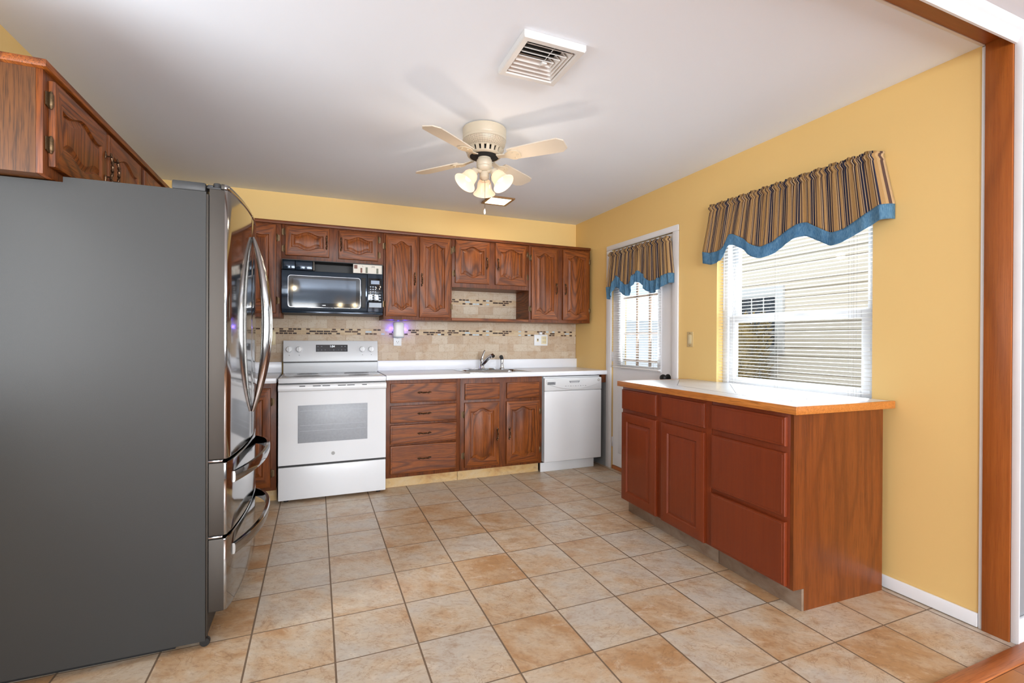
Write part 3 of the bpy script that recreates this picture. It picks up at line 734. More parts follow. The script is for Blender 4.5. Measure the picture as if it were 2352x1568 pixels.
def ud(t, x0, x1, z0, z1, hump, handle, hz, hinge, fr=.05):
    ox = t.location.x; oz = t.location.z
    f = lambda z: CAM_H + (z - CAM_H) * KU - oz
    return back_door(t, ox, x0 * KU, x1 * KU, f(z0), f(z1), hump, None if handle is None else handle * KU, None if hz is None else f(hz), hinge, fr)
ud(u1, -.78, -.292, 1.40, 2.094, .035, None, None, 1)
u2 = upper('wall_cabinet', 'short dark oak wall cabinet with two low doors directly above the microwave', -.2525, .524, 1.823)
ud(u2, -.229, .095, 1.862, 2.097, .026, .075, 1.98, -1, .044); ud(u2, .167, .478, 1.858, 2.09, .026, .185, 1.975, 1, .044)
u3 = upper('wall_cabinet', 'tall dark oak wall cabinet with two doors right of the microwave', .525, 1.119, 1.371)
ud(u3, .543, .811, 1.40, 2.094, .035, .788, 1.725, -1); ud(u3, .832, 1.107, 1.394, 2.096, .035, .85, 1.72, 1)
u4 = upper('wall_cabinet', 'short dark oak wall cabinet above the open niche over the sink', 1.120, 1.874, 1.672)
ud(u4, 1.152, 1.475, 1.712, 2.096, .032, 1.45, 1.90, -1); ud(u4, 1.535, 1.855, 1.712, 2.10, .032, 1.558, 1.90, 1)
u5 = upper('wall_cabinet', 'tall dark oak wall cabinet with two doors nearest the yellow right wall', 1.875, 2.55, 1.371)
ud(u5, 1.905, 2.192, 1.398, 2.09, .035, 2.168, 1.70, -1); ud(u5, 2.245, 2.542, 1.398, 2.09, .035, 2.268, 1.70, 1)
sh = MB().box((1.1205, YU, 1.372), (1.874, YB - .0125, 1.396), 0, .002).build('open_shelf', 'oak_horizontal'); tag(sh, 'dark oak shelf board spanning the open niche above the sink', 'shelf')
cr = MB().box((-.845, YU - .014, 2.1005), (2.551, YB - .002, 2.127), 0, .004).build('cabinet_top_moulding', 'oak_frame_rail'); tag(cr, 'thin dark oak moulding along the top of the back wall cabinets', 'moulding')

# left wall cabinets above the fridge: faces at x=-.85, doors face +x
XF = -.85
def left_unit(label, y0, y1, z0, doors):
    t = thing('wall_cabinet', label, 'cabinet', (XL + .001, y0, z0), group='dark oak wall cabinets'); D = XF - XL - .001; W = y1 - y0
    MB().box((0, .001, 0), (D - .0195, W - .001, 2.10 - z0)).build('carcass', 'oak_veneer', t)
    MB().box((D - .019, 0, 0), (D, W, 2.10 - z0), 0, .0015).build('face_frame', 'oak_frame', t)
    for a, b, za, zb, hy, hinge in doors:
        cy, cz = (a + b) / 2 - y0, (za + zb) / 2 - z0
        d = door_mb(lambda p, z, k: (D + .001 + k, cy + p, cz + z), b - a, zb - za, .019, .05, .032).build('door', ['oak_vertical', 'oak_depth'], t)
        if hy is not None: pull_mb(lambda al, ac, o: (D + .02 + o, hy - y0 + ac, cz - .005 + al), .12).build('handle', 'bronze', d)
        if hinge is not None:
            e = (a if hinge < 0 else b) - y0; sg = -1 if hinge < 0 else 1
            for zz in (cz - (zb - za) * .25, cz + (zb - za) * .27):
                hinge_mb(lambda al, ac, o: (D + .001 + o, e + sg * (.004 + ac), zz + al)).build('hinge', 'brass_old', d)
    return t
left_unit('dark oak wall cabinet above the fridge, nearest the viewer', 2.078, 3.000, 1.750, [(2.112, 2.545, 1.785, 2.077, 2.525, -1), (2.572, 2.975, 1.785, 2.077, 2.597, 1)])
left_unit('dark oak wall cabinet past the fridge in the left corner', 3.001, 4.144, 1.371, [(3.035, 3.50, 1.40, 2.077, 3.48, -1), (3.53, 4.0, 1.40, 2.077, 3.55, 1)])
cr = MB().box((XL + .001, 2.058, 2.1005), (XF + .016, YU - .016, 2.127), 0, .004).build('cabinet_top_moulding', 'oak_depth'); tag(cr, 'thin dark oak moulding along the top of the left wall cabinets', 'moulding')

# ------------------------------------------------------------------ base cabinets
YF = 3.869; KL = .9965
def base(label, x0, x1, name='base_cabinet', top=.875):
    t = thing(name, label, 'cabinet', (x0, YF, 0), group='dark oak base cabinets'); W = x1 - x0
    MB().box((0.001, .019, .095), (W - .001, YB - .012 - YF, top)).build('carcass', 'oak_depth', t)
    MB().box((0.0005, 0, .095), (W - .0005, .0185, .875), 0, .0015).build('face_frame', 'oak_frame', t)
    MB().box((0.001, .074, 0), (W - .001, .09, .0945)).build('toe_kick', 'toe_tile', t)['label'] = 'tan stone tile toe kick'
    return t
fz = lambda z: CAM_H + (z - CAM_H) * KL
def bd(t, x0, x1, z0, z1, hump, handle, hz, hinge): return back_door(t, t.location.x, x0 * KL, x1 * KL, fz(z0), fz(z1), hump, None if handle is None else handle * KL, None if hz is None else fz(hz), hinge)
def bw(t, x0, x1, z0, z1, handle=True, name='drawer'): return back_drawer(t, t.location.x, x0 * KL, x1 * KL, fz(z0), fz(z1), handle, name)
l1 = base('dark oak base cabinet glimpsed between fridge and white range', -1.158, -.268)
bd(l1, -.70, -.305, .118, .84, .035, None, None, 1)
l2 = base('dark oak base cabinet with four drawers right of the range', .513, 1.119)
for z0, z1 in ((.692, .846), (.530, .668), (.362, .514), (.123, .348)): bw(l2, .547, 1.09, z0, z1)
l3 = base('dark oak sink base cabinet with two doors beside the dishwasher', 1.120, 1.884, top=.72)
bw(l3, 1.163, 1.476, .690, .828, False, 'false_drawer_front'); bw(l3, 1.543, 1.858, .688, .826, False, 'false_drawer_front')
bd(l3, 1.160, 1.474, .118, .667, .03, 1.452, .385, -1); bd(l3, 1.540, 1.860, .114, .662, .03, 1.565, .385, 1)

# countertops
SX0, SX1, SY0, SY1 = 1.20, 1.80, 3.905, 4.385
ct = thing('countertop', 'long white laminate countertop with the sink, right of the range', 'countertop', (.512, 3.845, .877))
mb = MB(); X0, X1, Y1 = 0, XR - .0005 - .512, YB - .012 - 3.845
mb2 = MB(); hx0, hx1, hy0, hy1 = SX0 + .012 - .512, SX1 - .012 - .512, SY0 + .012 - 3.845, SY1 - .012 - 3.845
plate_with_hole(mb2, X0, X1, 0.004, Y1, hx0, hx1, hy0, hy1, 0.0, .038)
mb2.box((X0, 0, 0), (X1, .006, .038), 0, .0025)
mb2.build('worktop', 'white_laminate', ct)
MB().box((X0, Y1 - .02, .0385), (X1, Y1, .130), 0, .003).build('upstand', 'white_laminate', ct)
ct = thing('countertop', 'short white laminate countertop between fridge and range', 'countertop', (XL + .001, 3.845, .877))
w = -.268 - XL - .001
MB().box((0, 0, 0), (w, YB - .012 - 3.845, .038), 0, .0025).build('worktop', 'white_laminate', ct)
MB().box((0, YB - .032 - 3.845, .0385), (w, YB - .012 - 3.845, .130), 0, .003).build('upstand', 'white_laminate', ct)

# sink
sk = thing('kitchen_sink', 'stainless steel drop-in sink set in the white countertop', 'sink', ((SX0 + SX1) / 2, (SY0 + SY1) / 2, .9155))
def rrect(hw, hd, r, n=6, cx=0, cy=0):
    P = []
    for qx, qy, a0 in ((1, 1, 0), (-1, 1, 90), (-1, -1, 180), (1, -1, 270)):
        for i in range(n + 1):
            a = math.radians(a0 + 90 * i / n); P.append((cx + qx * (hw - r) + r * math.cos(a), cy + qy * (hd - r) + r * math.sin(a)))
    return P
hw, hd = (SX1 - SX0) / 2, (SY1 - SY0) / 2
L = [(rrect(hw, hd, .03), 0), (rrect(hw, hd, .03), .003), (rrect(hw - .006, hd - .006, .03), .006), (rrect(hw - .022, hd - .02, .03), .005), (rrect(hw - .03, hd - .075, .06, cy=-.05), .003),
     (rrect(hw - .04, hd - .085, .06, cy=-.05), -.01), (rrect(hw - .05, hd - .095, .06, cy=-.05), -.15), (rrect(hw - .08, hd - .125, .05, cy=-.05), -.168)]
mb = MB(); n = len(L[0][0]); v = [(a, b, z) for P, z in L for a, b in P]; f = []
for li in range(len(L) - 1):
    for i in range(n): j = (i + 1) % n; f.append((li * n + i, li * n + j, (li + 1) * n + j, (li + 1) * n + i))
f.append(tuple((len(L) - 1) * n + i for i in range(n))); mb.add(v, f); mb.build('basin', 'sink_steel', sk)
MB().lathe([(.04, 0), (.042, .002), (.03, .003), (.012, .001)], (0, -.05, -.1675), 24).build('drain', 'chrome', sk)
# faucet and sprayer
fc = thing('faucet', 'chrome single lever faucet behind the stainless sink', 'faucet', (1.47, 4.335, .9212))
MB().box((-.13, -.026, 0), (.13, .026, .008), 0, .004).build('deck_plate', 'chrome', fc)
MB().lathe([(.027, .0082), (.026, .014), (.021, .022), (.020, .07), (.022, .085), (.018, .097), (.006, .102)], (0, 0, 0), 24).build('body', 'chrome', fc)
mb = MB(); mb.tube([(.004, -.012, .045), (.018, -.045, .075), (.034, -.085, .108), (.048, -.12, .128), (.056, -.145, .132), (.06, -.158, .125)], [.017, .0195, .0195, .019, .020, .016], 14); mb.build('spout', 'chrome', fc)
mb = MB(); mb.tube([(0, 0, .098), (.006, .002, .118), (.016, .006, .142), (.03, .012, .17), (.036, .014, .178)], [.011, .010, .008, .0085, .005], 12); mb.build('lever', 'chrome', fc)
sp = thing('side_sprayer', 'small chrome side sprayer standing right of the faucet', 'sprayer', (1.675, 4.335, .9212))
MB().lathe([(.024, 0), (.024, .006), (.016, .012), (.014, .05), (.016, .085), (.015, .092)], (0, 0, 0), 20).build('sprayer_holder', 'chrome', sp)
mb = MB(); mb.tube([(0, 0, .09), (-.004, -.006, .104), (-.016, -.02, .116), (-.024, -.03, .118)], [.015, .018, .019, .012], 14); mb.build('spray_head', 'dark_plastic', sp)

# ------------------------------------------------------------------ range
rg = thing('range', 'white electric range with glass cooktop between the oak cabinets', 'stove', (.1265, 3.825, 0))
RW = .3795
def R(x): return x - .1265
MB().box((-RW, .022, .022), (RW, .61, .89), 0, .004).build('range_body', 'white_enamel', rg)
MB().box((-RW - .001, -.004, .8755), (RW + .001, .60, .913), 0, .006).build('cooktop_frame', 'white_enamel', rg)
MB().box((-RW + .018, .022, .9132), (RW - .018, .555, .9155), 0, .001).build('cooktop_glass', 'cooktop_glass', rg)
for cx, cy, r in ((-.19, .16, .1), (.19, .16, .085), (-.19, .42, .08), (.19, .42, .1)): MB().lathe([(r, 0), (r, .0004), (r - .003, .0005), (r - .003, .0001)], (cx, cy, .9155), 36).build('burner_ring', 'ink_grey', rg)
# oven door: slight bow at the top as handle lip
od = MB(); prof = [(.02, .275), (.0, .278), (0, .80), (-.004, .815), (-.022, .822), (-.028, .832), (-.028, .852), (-.022, .861), (.0, .868), (.02, .868)]
od.prism(prof, lambda a, b, d: (d, a, b), -RW, RW)
odo = od.build('oven_door', 'white_enamel', rg)
MB().box((R(-.1235), -.0025, .434), (R(.3675), -.0003, .7105), 0, .001).build('oven_window', 'oven_glass', odo)
mb = MB()
for z in (.668, .562, .520): mb.box((R(-.11), -.0036, z), (R(.355), -.0026, z + .0022))
mb.build('rack_line', 'oven_line', odo)
for a, b in ((-.113, -.074), (-.022, .032), (.043, .096), (.151, .207), (.217, .271), (.325, .36)): MB().box((R(a), -.0297, .852), (R(b), -.0275, .8575)).build('vent_slot', 'black_plastic', odo)
lg = MB(); lg.lathe([(.0135, 0), (.0135, .0012), (.0115, .0016)], (R(.12), -.0005, .343), 32, axis=(0, -1, 0)); lgo = lg.build('round_badge', 'ink_grey', odo)
mb = MB(); mb.add(*text_mb('GE', .013, lambda x, y: (R(.12) + x, -.0025, .343 + y))); mb.lathe([(.0122, 0), (.0122, .0006), (.0108, .0006), (.0108, 0)], (R(.12), -.0018, .343), 32, axis=(0, -1, 0), cap=False)
mb.build('badge_script', 'label_white', lgo, smooth=0)
MB().box((-RW + .004, .012, .8685), (RW - .004, .022, .8755)).build('door_gap', 'black_plastic', rg)
MB().box((-RW + .004, .008, .262), (RW - .004, .021, .2755)).build('drawer_gap', 'black_plastic', rg)
MB().box((-RW, -.0, .022), (RW, .021, .262), 0, .004).build('storage_drawer', 'white_enamel', rg)
for x in (-.33, .33):
    for y in (.06, .55): MB().lathe([(.018, 0), (.018, .008), (.01, .009), (.01, .0235)], (x, y, 0), 16).build('foot', 'black_plastic', rg)
# backguard
bgp = MB(); prof = [(.60, .913), (.572, .913), (.566, .93), (.570, 1.0), (.56, 1.002), (.548, 1.012), (.548, 1.03), (.566, 1.178), (.572, 1.186), (.615, 1.186), (.615, .913)]
bgp.prism(prof, lambda a, b, d: (d, a, b), -RW, RW); bgo = bgp.build('backguard', 'range_panel', rg)
MB().box((-RW + .003, .5475, 1.0005), (RW - .003, .563, 1.0065)).build('shadow_gap', 'black_plastic', bgo)
def onp(x, z, o=0):   # slanted panel: y as a function of z
    y = .548 + (z - 1.03) / (1.178 - 1.03) * .018; return (x, y - o, z)
for x in (-.208, -.132, .376, .451):
    k = MB(); k.lathe([(.027, 0), (.027, .004), (.024, .006), (.023, .022), (.020, .026), (.004, .027)], onp(R(x), 1.112), 28, axis=(0, -1, .12))
    ko = k.build('knob', 'white_plastic', bgo)
    p = onp(R(x), 1.112, .026); MB().box((p[0] - .006, p[1] - .006, p[2] - .021), (p[0] + .006, p[1] + .003, p[2] + .021), 0, .003).build('knob_grip', 'white_plastic', ko)
    mb = MB(); p = onp(R(x), 1.064, .0012); mb.box((p[0] - .0025, p[1], p[2] - .0025), (p[0] + .0025, p[1] + .002, p[2] + .0025)); mb.build('burner_mark', 'ink', bgo)
mb = MB(); v = [onp(R(-.003), 1.092, .001), onp(R(.253), 1.092, .001), onp(R(.253), 1.152, .001), onp(R(-.003), 1.152, .001), onp(R(-.003), 1.092, -.003), onp(R(.253), 1.092, -.003), onp(R(.253), 1.152, -.003), onp(R(-.003), 1.152, -.003)]
mb.add(v, [(0, 1, 2, 3), (4, 7, 6, 5), (0, 4, 5, 1), (1, 5, 6, 2), (2, 6, 7, 3), (3, 7, 4, 0)]); dp = mb.build('display', 'black_gloss', bgo, smooth=0)
mb = MB(); mb.add(*text_mb('1:04', .024, lambda x, y: onp(R(.128) + x, 1.137 + y, .0016))); mb.build('clock_digits', 'clock_digits', dp, smooth=0)
mb = MB()
for x in (.014, .042, .205, .232): mb.add(*[(lambda p: ([onp(R(x) - .006, 1.136, .0015), onp(R(x) + .006, 1.136, .0015), onp(R(x) + .006, 1.139, .0015), onp(R(x) - .006, 1.139, .0015)], [(0, 1, 2, 3)]))(0)][0])
for x, c in ((.015, '1'), (.043, '4'), (.071, '7'), (.108, '-'), (.14, '0'), (.178, '+'), (.204, '3'), (.232, '2')): mb.add(*text_mb(c, .012, lambda a, b: onp(R(x) + a, 1.107 + b, .0016)))
mb.build('key_marks', 'key_grey', dp, smooth=0)

# ------------------------------------------------------------------ microwave
mw = thing('microwave', 'black over-the-range microwave with its top grille missing', 'microwave', (.13, 4.06, 1.40))
def X(x): return x - .13
def Zm(z): return z - 1.40
MB().box((X(-.247), .03, Zm(1.402)), (X(.508), .40, Zm(1.738)), 0, .003).build('case', 'black_plastic', mw)
mb = MB(); mb.box((X(-.247), .16, Zm(1.7385)), (X(.508), .40, Zm(1.812))); mb.box((X(-.247), .0, Zm(1.812)), (X(.508), .40, Zm(1.818))); mb.box((X(-.247), 0, Zm(1.7385)), (X(-.243), .16, Zm(1.812))); mb.box((X(.504), 0, Zm(1.7385)), (X(.508), .16, Zm(1.812)))
mb.build('top_cavity', 'black_plastic', mw)
for a, b in ((-.241, -.156), (-.152, -.030)): MB().box((X(a), .02, Zm(1.741)), (X(b), .159, Zm(1.811)), 0, .002).build('vent_panel', 'blue_gloss', mw)
MB().box((X(-.027), .015, Zm(1.740)), (X(-.014), .159, Zm(1.8115)), 0, .001).build('cavity_divider', 'stainless_side', mw)
lb = MB().box((X(.276), .012, Zm(1.7395)), (X(.503), .016, Zm(1.8115))).build('service_label', 'label_white', mw)
mb = MB().box((X(.283), .0108, Zm(1.775)), (X(.308), .0118, Zm(1.805))); mb.box((X(.332), .0108, Zm(1.743)), (X(.346), .0118, Zm(1.783))); mb.build('brown_block', 'label_brown', lb)
mb = MB().box((X(.372), .0108, Zm(1.743)), (X(.389), .0118, Zm(1.79))); mb.box((X(.458), .0108, Zm(1.743)), (X(.474), .0118, Zm(1.785))); mb.build('green_block', 'label_green', lb)
mb = MB(); mb.add(*text_mb('(50)', .018, lambda x, y: (X(.432) + x, .0112, Zm(1.796) + y))); mb.add(*text_mb('L.', .016, lambda x, y: (X(.352) + x, .0112, Zm(1.797) + y))); mb.build('printed_text', 'ink', lb, smooth=0)
# door: bowed front
mb = MB(); n = 24; v = []; f = []
x0, x1, z0, z1 = X(-.247), X(.382), Zm(1.424), Zm(1.738)
def bow(x): return -.006
for i in range(n + 1):
    x = x0 + (x1 - x0) * i / n
    for (y, z) in ((.03, z0), (bow(x) + .008, z0), (bow(x), z0 + .012), (bow(x), z1 - .02), (bow(x) + .006, z1 - .006), (.03, z1)): v.append((x, y, z))
for i in range(n):
    for k in range(6): f.append((i * 6 + k, (i + 1) * 6 + k, (i + 1) * 6 + (k + 1) % 6, i * 6 + (k + 1) % 6))
f += [tuple(range(6)), tuple(n * 6 + k for k in range(6))]
mb.add(v, f); mdo = mb.build('door', 'blue_gloss', mw)
def rr_plate(cx, cz, hw, hh, r, d0, d1, ring=None):
    P = rrect(hw, hh, r); mb = MB(); m = len(P)
    if ring is None:
        v = [(cx + a, bow(cx + a) - d0, cz + b) for a, b in P] + [(cx + a, bow(cx + a) - d1, cz + b) for a, b in P]
        fs = [tuple(range(m)), tuple(range(2 * m - 1, m - 1, -1))] + [(i, (i + 1) % m, (i + 1) % m + m, i + m) for i in range(m)]
        return mb.add(v, fs)
    Q = rrect(hw - ring, hh - ring, max(.002, r - ring)); v = []
    for L_, d in ((P, d0), (P, d1), (Q, d1), (Q, d0)): v += [(cx + a, bow(cx + a) - d, cz + b) for a, b in L_]
    fs = []
    for li in range(4):
        for i in range(m): j = (i + 1) % m; fs.append((li * m + i, li * m + j, ((li + 1) % 4) * m + j, ((li + 1) % 4) * m + i))
    return mb.add(v, fs)
cx, cz = X(.064), Zm(1.571)
rr_plate(cx, cz, .266, .122, .02, -.001, .0015).build('window_surround', 'black_gloss', mdo)
rr_plate(cx, cz, .2675, .1235, .021, -.001, .003, .0022).build('window_trim', 'chrome', mdo)
rr_plate(X(.065), Zm(1.577), .232, .093, .004, .0012, .0024).build('window_pane', 'microwave_glass', mdo)
mb = MB(); mb.box((X(.338), bow(X(.355)) - .003, Zm(1.455)), (X(.372), bow(X(.355)) + .004, Zm(1.70)), 0, .003); mb.build('handle_recess', 'black_plastic', mdo)
mb = MB(); mb.box((X(.040), bow(cx) - .0022, Zm(1.4645)), (X(.068), bow(cx) - .0012, Zm(1.4685)), 0, .001); mb.build('maker_mark', 'chrome', mdo)
cp = MB().box((X(.385), -.009, Zm(1.424)), (X(.508), .03, Zm(1.738)), 0, .004).build('control_panel', 'blue_gloss', mw)
MB().box((X(.391), -.0105, Zm(1.456)), (X(.503), -.0085, Zm(1.70)), 0, .004).build('keypad', 'black_gloss', cp)
MB().box((X(.413), -.0118, Zm(1.652)), (X(.480), -.0103, Zm(1.682))).build('lcd', 'lcd_grey', cp)
mb = MB()
for r_ in range(6):
    for c_ in range(3): mb.box((X(.405) + c_ * .019, -.0114, Zm(1.625) - r_ * .02), (X(.405) + c_ * .019 + .011, -.0104, Zm(1.625) - r_ * .02 + .009))
mb.build('number_keys', 'key_grey', cp)
mb = MB()
for r_ in (3, 4, 5): mb.box((X(.474), -.0114, Zm(1.625) - r_ * .022), (X(.492), -.0104, Zm(1.625) - r_ * .022 + .010))
mb.build('side_keys', 'key_grey', cp)
MB().box((X(.398), -.0113, Zm(1.462)), (X(.497), -.0103, Zm(1.50)), 0, .0).build('lower_keys', 'key_grey', cp)
MB().box((X(-.247), -.002, Zm(1.402)), (X(.508), .029, Zm(1.4225)), 0, .003).build('bottom_strip', 'blue_gloss', mw)

# ------------------------------------------------------------------ dishwasher
dw = thing('dishwasher', 'white built-in dishwasher under the right end of the counter', 'dishwasher', (2.2, 3.850, 0))
def D(x): return x - 2.2
MB().box((D(1.905), .032, .095), (D(2.497), .56, .868), 0, .003).build('tub', 'white_plastic', dw)
MB().box((D(1.902), 0, .096), (D(2.500), .031, .738), 0, .006).build('door', 'white_enamel', dw)
mb = MB(); n = 24; v = []; f = []
x0, x1 = D(1.902), D(2.500)
cpn = MB().box((x0, -.002, .7395), (x1, .031, .855), 0, .006).build('control_panel', 'white_plastic', dw)
# crescent bulge
top = [(x0 + .02 + (x1 - x0 - .04) * i / n, .835) for i in range(n + 1)]; v = []
for i in range(n + 1):
    u = i / n * 2 - 1; x = x0 + .015 + (x1 - x0 - .03) * i / n; zl = .749 + .056 * u * u
    for z, y in ((zl, -.0015), (zl + .004, -.010), (.838, -.012), (.846, -.0015)): v.append((x, y, z))
for i in range(n):
    for k in range(3): f.append((i * 4 + k, (i + 1) * 4 + k, (i + 1) * 4 + k + 1, i * 4 + k + 1))
    f.append((i * 4 + 3, (i + 1) * 4 + 3, (i + 1) * 4, i * 4))
f += [(0, 1, 2, 3), tuple(n * 4 + k for k in range(4))]
MB().add(v, f).build('crescent_fascia', 'white_plastic', cpn)
mb = MB(); mb.prism([(2.145, .828), (2.26, .828), (2.247, .809), (2.156, .809)], lambda a, b, d: (D(a), d, b), -.0128, -.0115); hr = mb.build('handle_recess', 'ink_grey', cpn)
mb = MB().box((D(2.162), -.0136, .8125), (D(2.242), -.0127, .819)); mb.build('latch', 'range_panel', hr)
mb = MB()
for i in range(9): mb.box((D(2.105) + i * .026, -.0124, .778 + (.002 if i % 2 else 0)), (D(2.105) + i * .026 + .012, -.0119, .783))
mb.build('button_marks', 'ink_grey', cpn)
mb = MB(); mb.lathe([(.012, 0), (.012, .0015), (.009, .002)], (D(2.462), -.0105, .829), 28, axis=(0, -1, 0)); b_ = mb.build('round_badge', 'ink_grey', cpn)
mb = MB(); mb.lathe([(.0075, 0), (.006, .001)], (D(2.462), -.0124, .829), 20, axis=(0, -1, 0)); mb.build('badge_centre', 'label_white', b_)
st_ = MB().box((D(1.925), -.0130, .797), (D(2.005), -.0105, .822)).build('rating_sticker', 'ink_grey', cpn)
mb = MB()
for r_ in range(3): mb.box((D(1.929), -.0136, .801 + r_ * .007), (D(2.0) - r_ * .006, -.0131, .8035 + r_ * .007))
mb.build('sticker_lines', 'ink', st_)
MB().box((D(1.888), .05, .0), (D(2.45), .066, .083), 0, .003).build('kick_plate', 'white_plastic', dw)
fp = MB().box((XR - .012, 3.868, .0), (XR - .0005, YB - .012, .8765)).build('filler_panel', 'grey_board'); tag(fp, 'grey board lining the wall gap right of the dishwasher', 'panel')
bk = MB().box((2.515, 3.872, .80), (2.561, 4.0, .8765)).build('support_block', 'oak_frame'); tag(bk, 'small dark wood block under the counter end beside the dishwasher', 'block')

# ------------------------------------------------------------------ wall plates
ol = thing('wall_outlet', 'white outlet plate on the stone backsplash below the glowing plug-in', 'outlet', (.692, YB - .011, 1.20))
MB().box((-.036, -.006, -.058), (.036, 0, .058), 0, .003).build('cover_plate', 'white_plastic', ol)
for z in (-.022, .022):
    o = MB().box((-.017, -.0075, z - .016), (.017, -.0055, z + .016), 0, .004).build('receptacle', 'white_plastic', ol)
    mb = MB(); mb.box((-.009, -.0082, z - .002), (-.006, -.0074, z + .008)); mb.box((.006, -.0082, z - .002), (.009, -.0074, z + .008)); mb.lathe([(.003, 0), (.003, .0008)], (0, -.0074, z - .009), 10, axis=(0, -1, 0)); mb.build('slots', 'ink', o)
nl = thing('plug_in_night_light', 'white rounded plug-in device glowing blue on the backsplash', 'night light', (.694, YB - .019, 1.213))
P = rrect(.05, .035, .034, 8); mb = MB(); v = []; f = []; n = len(P)
LL = [(.6, 0), (.85, .004), (.97, .014), (1, .03), (1, .118), (.96, .134), (.85, .143), (.6, .147)]
for k, z in LL:
    for a, b in P: v.append((a * k, -.038 + b * k, z))
for li in range(len(LL) - 1):
    for i in range(n): j = (i + 1) % n; f.append((li * n + i, li * n + j, (li + 1) * n + j, (li + 1) * n + i))
f += [tuple(range(n)), tuple((len(LL) - 1) * n + i for i in range(n))]
mb.add(v, f).build('housing', 'white_plastic', nl)
MB().lathe([(.049, .0), (.0505, .004), (.049, .008)], (0, -.036, .004), 28).build('base_ring', 'key_grey', nl)
for dx in (-.062, .062): lamp('night_light_glow', 'POINT', (.694 + dx, YB - .035, 1.30), .26, (.12, .08, 1.0), radius=.008)
lamp('night_light_glow', 'POINT', (.694, YB - .04, 1.368), .05, (.12, .08, 1.0), radius=.008)
sw = thing('switch_plate', 'white double plate with switch and outlet right of the faucet', 'switch', (2.156, YB - .011, 1.20))
MB().box((-.077, -.006, -.057), (.077, 0, .057), 0, .003).build('cover_plate', 'white_plastic', sw)
o = MB().box((-.05, -.0075, -.016), (-.026, -.0055, .016)).build('toggle_switch', 'cream_plastic', sw); MB().box((-.042, -.016, -.004), (-.034, -.0076, .012), 0, .002).build('toggle', 'ink', o)
o = MB().box((.004, -.008, -.04), (.062, -.0055, .04), 0, .003).build('receptacle', 'cream_plastic', sw)
mb = MB()
for z in (-.022, .018):
    for x in (.018, .03, .046): mb.box((x, -.0088, z - .006), (x + .004, -.0079, z + .01))
mb.build('slots', 'ink_grey', o)
ad = MB().box((-.016, -.03, 0), (.016, 0, .024), 0, .005).build('plug_adapter', 'white_plastic', loc=(2.145, YB - .0112, 1.2585)); tag(ad, 'tiny white plug adapter on top of the double plate', 'adapter')
o2 = thing('wall_outlet', 'cream outlet plate beside the fridge door edge, left of the range', 'outlet', (-.352, YB - .011, 1.207))
MB().box((-.036, -.006, -.058), (.036, 0, .058), 0, .003).build('cover_plate', 'cream_plastic', o2)
for z in (-.022, .022): MB().box((-.017, -.0075, z - .016), (.017, -.0055, z + .016), 0, .004).build('receptacle', 'cream_plastic', o2)
sw = thing('switch_plate', 'beige rocker switch plate between the white door and big window', 'switch', (XR - .0005, 2.772, 1.21))
MB().box((-.005, -.030, -.056), (0, .030, .056), 0, .002).build('cover_plate', 'beige_plastic', sw)
MB().box((-.008, -.016, -.033), (-.0051, .016, .033), 0, .002).build('rocker', 'cream_plastic', sw)
for z in (-.046, .046): MB().lathe([(.003, 0), (.003, .001)], (-.005, 0, z), 10, axis=(-1, 0, 0)).build('screw', 'ink', sw)
for z in (1.655, 1.735):
    hk = MB(); hk.tube([(0, 0, 0), (-.012, 0, 0), (-.02, 0, .004), (-.022, 0, .012)], [.002, .002, .002, .0015], 8)
    tag(hk.build('hook', 'brass_old', loc=(XR - .016, 3.83, z)), 'small metal hook on the door casing, the ' + ('upper' if z > 1.7 else 'lower') + ' one', 'hook', 'hooks on the door casing')

# ------------------------------------------------------------------ fridge
FX, FY0, FY1 = -.393, 2.142, 3.048
fr = thing('refrigerator', 'large stainless french door refrigerator with dark grey side', 'refrigerator', (-.75, 2.595, 0))
def fx(x): return x + .75
def fy(y): return y - 2.595
MB().prism([(-1.10, .034), (FX, .034), (FX, 1.763), (-.822, 1.763), (-.822, 1.744), (-1.10, 1.744)], lambda a, b, d: (fx(a), fy(d), b), FY0, FY1).build('cabinet_body', 'fridge_side_grey', fr)['label'] = 'dark grey painted cabinet body'
MB().box((fx(FX), fy(FY0 + .012), .135), (fx(-.383), fy(FY1 - .012), 1.755)).build('door_gasket', 'dark_plastic', fr)
SAG = .034
def xf(y):
    u = (y - 2.595) / .453; return -.319 + SAG * (1 - u * u)
def front(name, y0, y1, z0, z1, lipround=.006, n=22, xb=-.382):
    mb = MB(); v = []; f = []
    prof = []
    ys = [y0 + (y1 - y0) * i / n for i in range(n + 1)]
    ring = []
    # plan outline: back edge -> rounded corner -> curved front -> rounded corner
    for i, y in enumerate(ys):
        ring.append((xf(y), y))
    def outline(ins):
        P = [(xb, y1 - ins), (xb, y0 + ins)]
        r = .012
        P += [(xf(y0) - r - ins, y0 + ins), (xf(y0) - r * .3 - ins, y0 + r * .3 + ins)]
        P += [(xf(y) - ins, y) for y in ys[1:-1]]
        P += [(xf(y1) - r * .3 - ins, y1 - r * .3 - ins), (xf(y1) - r - ins, y1 - ins)]
        return P
    levels = [(z0, .004), (z0 + .002, .001), (z0 + .006, 0), (z1 - .006, 0), (z1 - .002, .001), (z1, .004)]
    for z, ins in levels:
        for x, y in outline(ins): v.append((fx(x), fy(y), z))
    m = len(outline(0))
    for li in range(len(levels) - 1):
        for i in range(m): j = (i + 1) % m; f.append((li * m + i, li * m + j, (li + 1) * m + j, (li + 1) * m + i))
    f += [tuple(range(m)), tuple((len(levels) - 1) * m + i for i in range(m))]
    mb.add(v, f)
    for k in range((len(levels) - 1) * m): mb.mi[k] = 1 if k % m == 1 else 0
    return mb.build(name, ['stainless', 'stainless_side'], fr, smooth=30)
